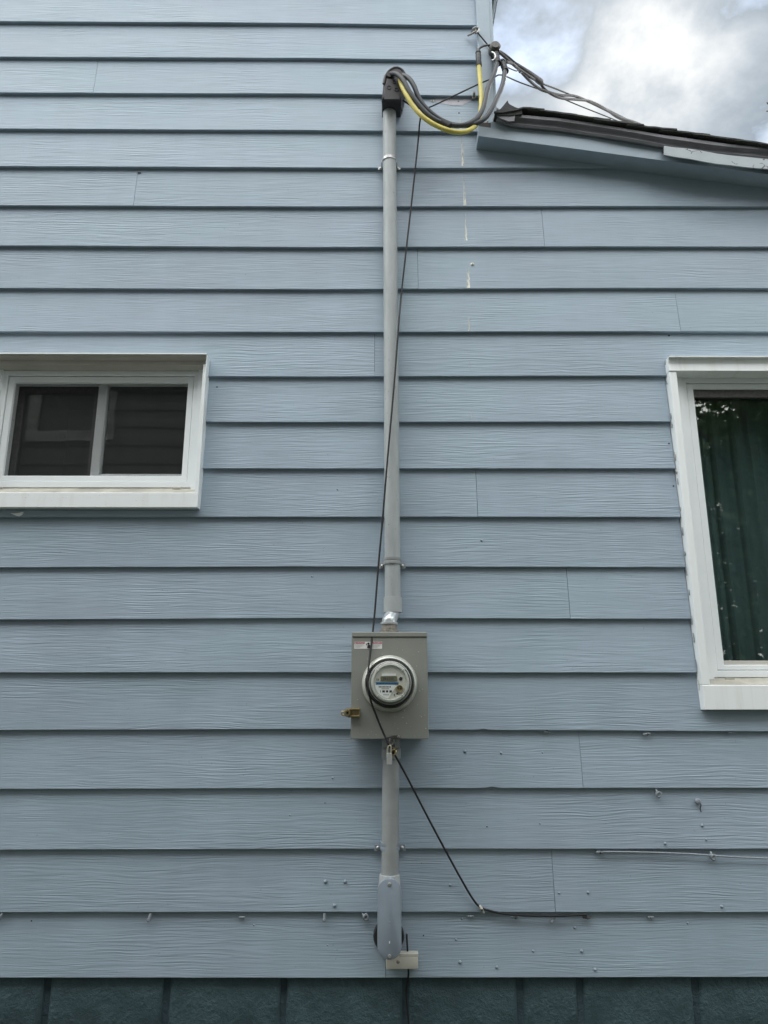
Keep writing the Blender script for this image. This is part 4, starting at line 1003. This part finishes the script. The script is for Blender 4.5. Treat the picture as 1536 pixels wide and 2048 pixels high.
# ---- cable clips left on the wall
def clip(px, py, tilt, kind, label, mat='clip'):
    p = wpos(px, py + 2, .006)
    t = thing('cable_clip', p, label, 'cable clip', 'cable clips on the boards')
    ct_, st_ = math.cos(R(tilt)), math.sin(R(tilt))
    def P(u, v, o): return (p.x + u * ct_ - v * st_, p.y - o, p.z + u * st_ + v * ct_)
    if kind == 'saddle':
        MB().tube([P(-.012, 0, .001), P(-.007, .001, .007), P(0, .001, .010), P(.007, 0, .007), P(.012, 0, .001)], .0042, 7).build('saddle', mat, t, smooth=True)
        MB().lathe(P(0, 0, .012), [(0, -.003), (.004, -.002), (.005, .002)], 8).build('nail', 'steeldark', t, smooth=True)
    elif kind == 'pin':
        MB().tube([P(0, .013, .003), P(0, .002, .006), P(0, -.004, .008)], .0050, 8).build('body', mat, t, smooth=True)
        MB().lathe(P(0, -.008, .009), [(.002, -.005), (.0058, -.004), (.0068, .004)], 10).build('eye', mat, t, smooth=True)
    elif kind == 'tab':
        MB().bbox(p.x - .011, p.x + .011, p.y - .006, p.y + .001, p.z - .003, p.z + .003, .001).build('tab', mat, t)
        MB().lathe((p.x, p.y - .006, p.z), [(0, -.002), (.002, -.0015), (.003, 0)], 8).build('nail', mat, t, smooth=True)
    elif kind == 'tangle':
        MB().tube([P(-.012, .012, .002), P(-.004, .004, .010), P(.006, .008, .012), (P(.008, -.004, .012)), P(-.002, -.006, .012), P(-.006, .003, .014), P(.004, .010, .01), P(.010, -.010, .006)], .0036, 7).build('loop', mat, t, smooth=True)
        MB().lathe(P(.001, -.001, .010), [(0, -.004), (.007, -.003), (.009, .006)], 9).build('body', 'steeldark' if mat == 'clip' and px < 1000 else mat, t, smooth=True)
    elif kind == 'tail':
        MB().lathe(P(0, .002, .006), [(0, -.006), (.008, -.004), (.011, .002), (.010, .008)], 10).build('body', mat, t, smooth=True)
        MB().tube([P(.006, 0, .006), P(.009, -.010, .006), P(.006, -.022, .003), P(.009, -.034, .002)], .0018, 6).build('tail', 'steeldark', t, smooth=True)
clip(2, 1831, -30, 'pin', 'cable clip on the lowest board at the left picture edge')
clip(300, 1832, -14, 'pin', 'slanted cable clip under the lap below the small window, on the lowest board')
clip(484, 1832, 0, 'tab', 'flat clip tab under the lap, between the slanted clip and the conduit')
clip(649, 1832, 0, 'pin', 'upright cable clip under the lap, left of the tangled clip')
clip(731, 1831, 0, 'tangle', 'tangled clip with a wire loop just left of the oval fitting')
clip(963, 1816, -60, 'saddle', 'white cable clip where the slanting black line meets the boards', 'cream')
clip(941, 1830, 0, 'tab', 'small clip tab just below and left of the white clip')
clip(1030, 1832, 0, 'saddle', 'grey clip behind the sagging black line, right of the white clip')
clip(1105, 1836, -40, 'pin', 'clip with a slanted stem under the sagging black line')
clip(1173, 1832, 0, 'saddle', 'dark clip at the right end of the sagging black line', 'steeldark')
clip(1301, 1832, 0, 'tab', 'lone flat clip tab right of the end of the black line')
clip(1293, 1466, 10, 'saddle', 'rounded clip under the lap just below and left of the tall window')
clip(1460, 1463, 0, 'tab', 'tiny clip under the lap below the tall window')
clip(1092, 1462, 0, 'tab', 'small clip tab under the lap between meter box and tall window')
clip(1314, 1586, -35, 'tangle', 'lumpy painted clip under the lap, two boards below the tall window')
clip(1395, 1602, 0, 'tail', 'painted clip with a dangling wire end on a lower right board')
clip(1199, 1702, 0, 'saddle', 'bow-shaped clip at the left end of the painted wire')
clip(1423, 1711, -35, 'tangle', 'painted clip holding the painted wire near the right picture edge')
# stray paint flake under the small window
q = [W(a, b, -.003) for a, b in ((21, 1026.5), (30, 1027), (40, 1025.5), (47, 1024), (44, 1030), (38, 1033), (31, 1031))]
tag(MB().prism([(p.x, p.z) for p in reversed(q)], -.006, .002, .0006).build('paint_flake', plain('bright_flake', (.9, .92, .92), .5, var=.02)), 'bright white paint flake below the small window', 'flake')

# ================================================================== SURROUNDINGS
def leaves(mb_pts, n, centre, rad, size, rng, shell=.35):
    V, F = [], []
    clumps = [(Vector((rng.gauss(0, .55), rng.gauss(0, .55), rng.gauss(0, .5))), rng.uniform(.22, .5)) for _ in range(26)]
    for k in range(n):
        c, cr_ = rng.choice(clumps)
        d = Vector((rng.gauss(0, 1), rng.gauss(0, 1), rng.gauss(0, 1))).normalized() * (cr_ * rng.random() ** .4)
        p = Vector(((c.x + d.x) * rad[0], (c.y + d.y) * rad[1], (c.z + d.z) * rad[2])) + Vector(centre)
        a = Vector((rng.gauss(0, 1), rng.gauss(0, 1), rng.gauss(0, .6))).normalized(); b = a.cross(Vector((rng.gauss(0, 1), rng.gauss(0, 1), rng.gauss(0, 1)))).normalized()
        s_ = size * rng.uniform(.6, 1.3); o = len(V)
        V += [p - a * s_, p + b * s_ * .45, p + a * s_, p - b * s_ * .45]; F.append((o, o + 1, o + 2, o + 3))
    return V, F
def tree(x, y, h, rad, n, mat, label, seed, size=.11):
    rng = random.Random(seed); t = thing('tree', (x, y, 0), label, 'tree', 'trees around the houses')
    tr = MB(); z0 = h - rad[2] * 1.1
    tr.tube([(x, y, -.1), (x + .05, y, z0 * .5), (x + .1, y + .05, z0), (x, y, h - rad[2] * .3)], [.2, .16, .12, .04], 9, 4)
    for k in range(7):
        a = k * 2.4; zz_ = z0 + k * .22 * rad[2]
        tr.tube([(x + .08, y, zz_ - .3), (x + math.cos(a) * rad[0] * .4, y + math.sin(a) * rad[1] * .4, zz_ + .2), (x + math.cos(a) * rad[0] * .85, y + math.sin(a) * rad[1] * .85, zz_ + .6)], [.06, .035, .01], 6, 3)
    tr.build('trunk', 'barkgrey', t, smooth=True)
    V, F = leaves(None, n, (x, y, h - rad[2]), rad, size, rng); MB().add(V, F).build('crown', mat, t)
tr_p = W(1580, 330, 9)
tree(tr_p.x + .44, 9, tr_p.z + 1.05, (.95, 1.0, 1.6), 3500, 'leafdark', 'tree whose twigs peep over the roof at the right edge', 5, .055)
tree(5.4, -7.2, 7.6, (2.3, 1.8, 3.2), 22000, 'leaf', 'leafy tree mirrored in the tall window, nearer the neighbouring house', 8, .085)
tree(8.8, -8.6, 8.6, (2.8, 2.2, 3.8), 20000, 'leafdark', 'darker tree mirrored in the tall window', 9, .095)
tree(4.2, -9.5, 5.4, (2.2, 2.0, 2.7), 9000, 'leafdark', 'low bushy tree behind the neighbouring house corner', 10, .09)
tree(7.2, -6.0, 3.6, (2.6, 1.3, 2.0), 15000, 'leafdark', 'low bush mirrored at the foot of the tall window', 12, .08)

tree(7.6, -12.5, 9.0, (4.2, 1.8, 4.6), 13000, 'leafdark', 'broad dark tree furthest back in the tall window reflection', 21, .10)

NY = -4.0
nb = thing('neighbour_house', (-4, NY - 3, 0), 'dark neighbouring house mirrored in the small window', 'house')
w_ = MB(); w_.box(-10, 2.2, NY - 6, NY - .02, 0, 5.4); nw = w_.build('wall', 'nsiding', nb)
for k in range(26):
    z0 = .35 + k * .195
    MB().add([(-10.05, NY - .018, z0 + .22), (-10.05, NY + .004, z0), (-10.05, NY - .02, z0), (2.25, NY - .018, z0 + .22), (2.25, NY + .004, z0), (2.25, NY - .02, z0)],
             [(0, 2, 1), (3, 4, 5), (0, 1, 4, 3), (1, 2, 5, 4), (2, 0, 3, 5)]).build('plank', 'nsiding', nw)
r_ = MB()
r_.prism([(-10.5, 5.35), (2.6, 5.35), (2.6, 5.5), (-3.9, 7.0), (-10.5, 5.5)], NY - 6.3, NY + .3); r_.build('roof', 'shingle', nb)
wn_ = MB(); nx0, nx1, nz0, nz1 = -3.62, -2.72, 4.10, 5.05
ring(wn_, nx0, nx1, nz0, nz1, .11, .11, .11, .11, NY - .01, NY + .04); wn_ = wn_.build('window', plain('aged_trim', (.42, .44, .42), .5), nb)
MB().box(nx0 + .05, nx1 - .05, NY - .015, NY + .0065, nz0 + .05, nz1 - .05).build('pane', plain('dark_pane', (.012, .014, .016), .08), wn_)
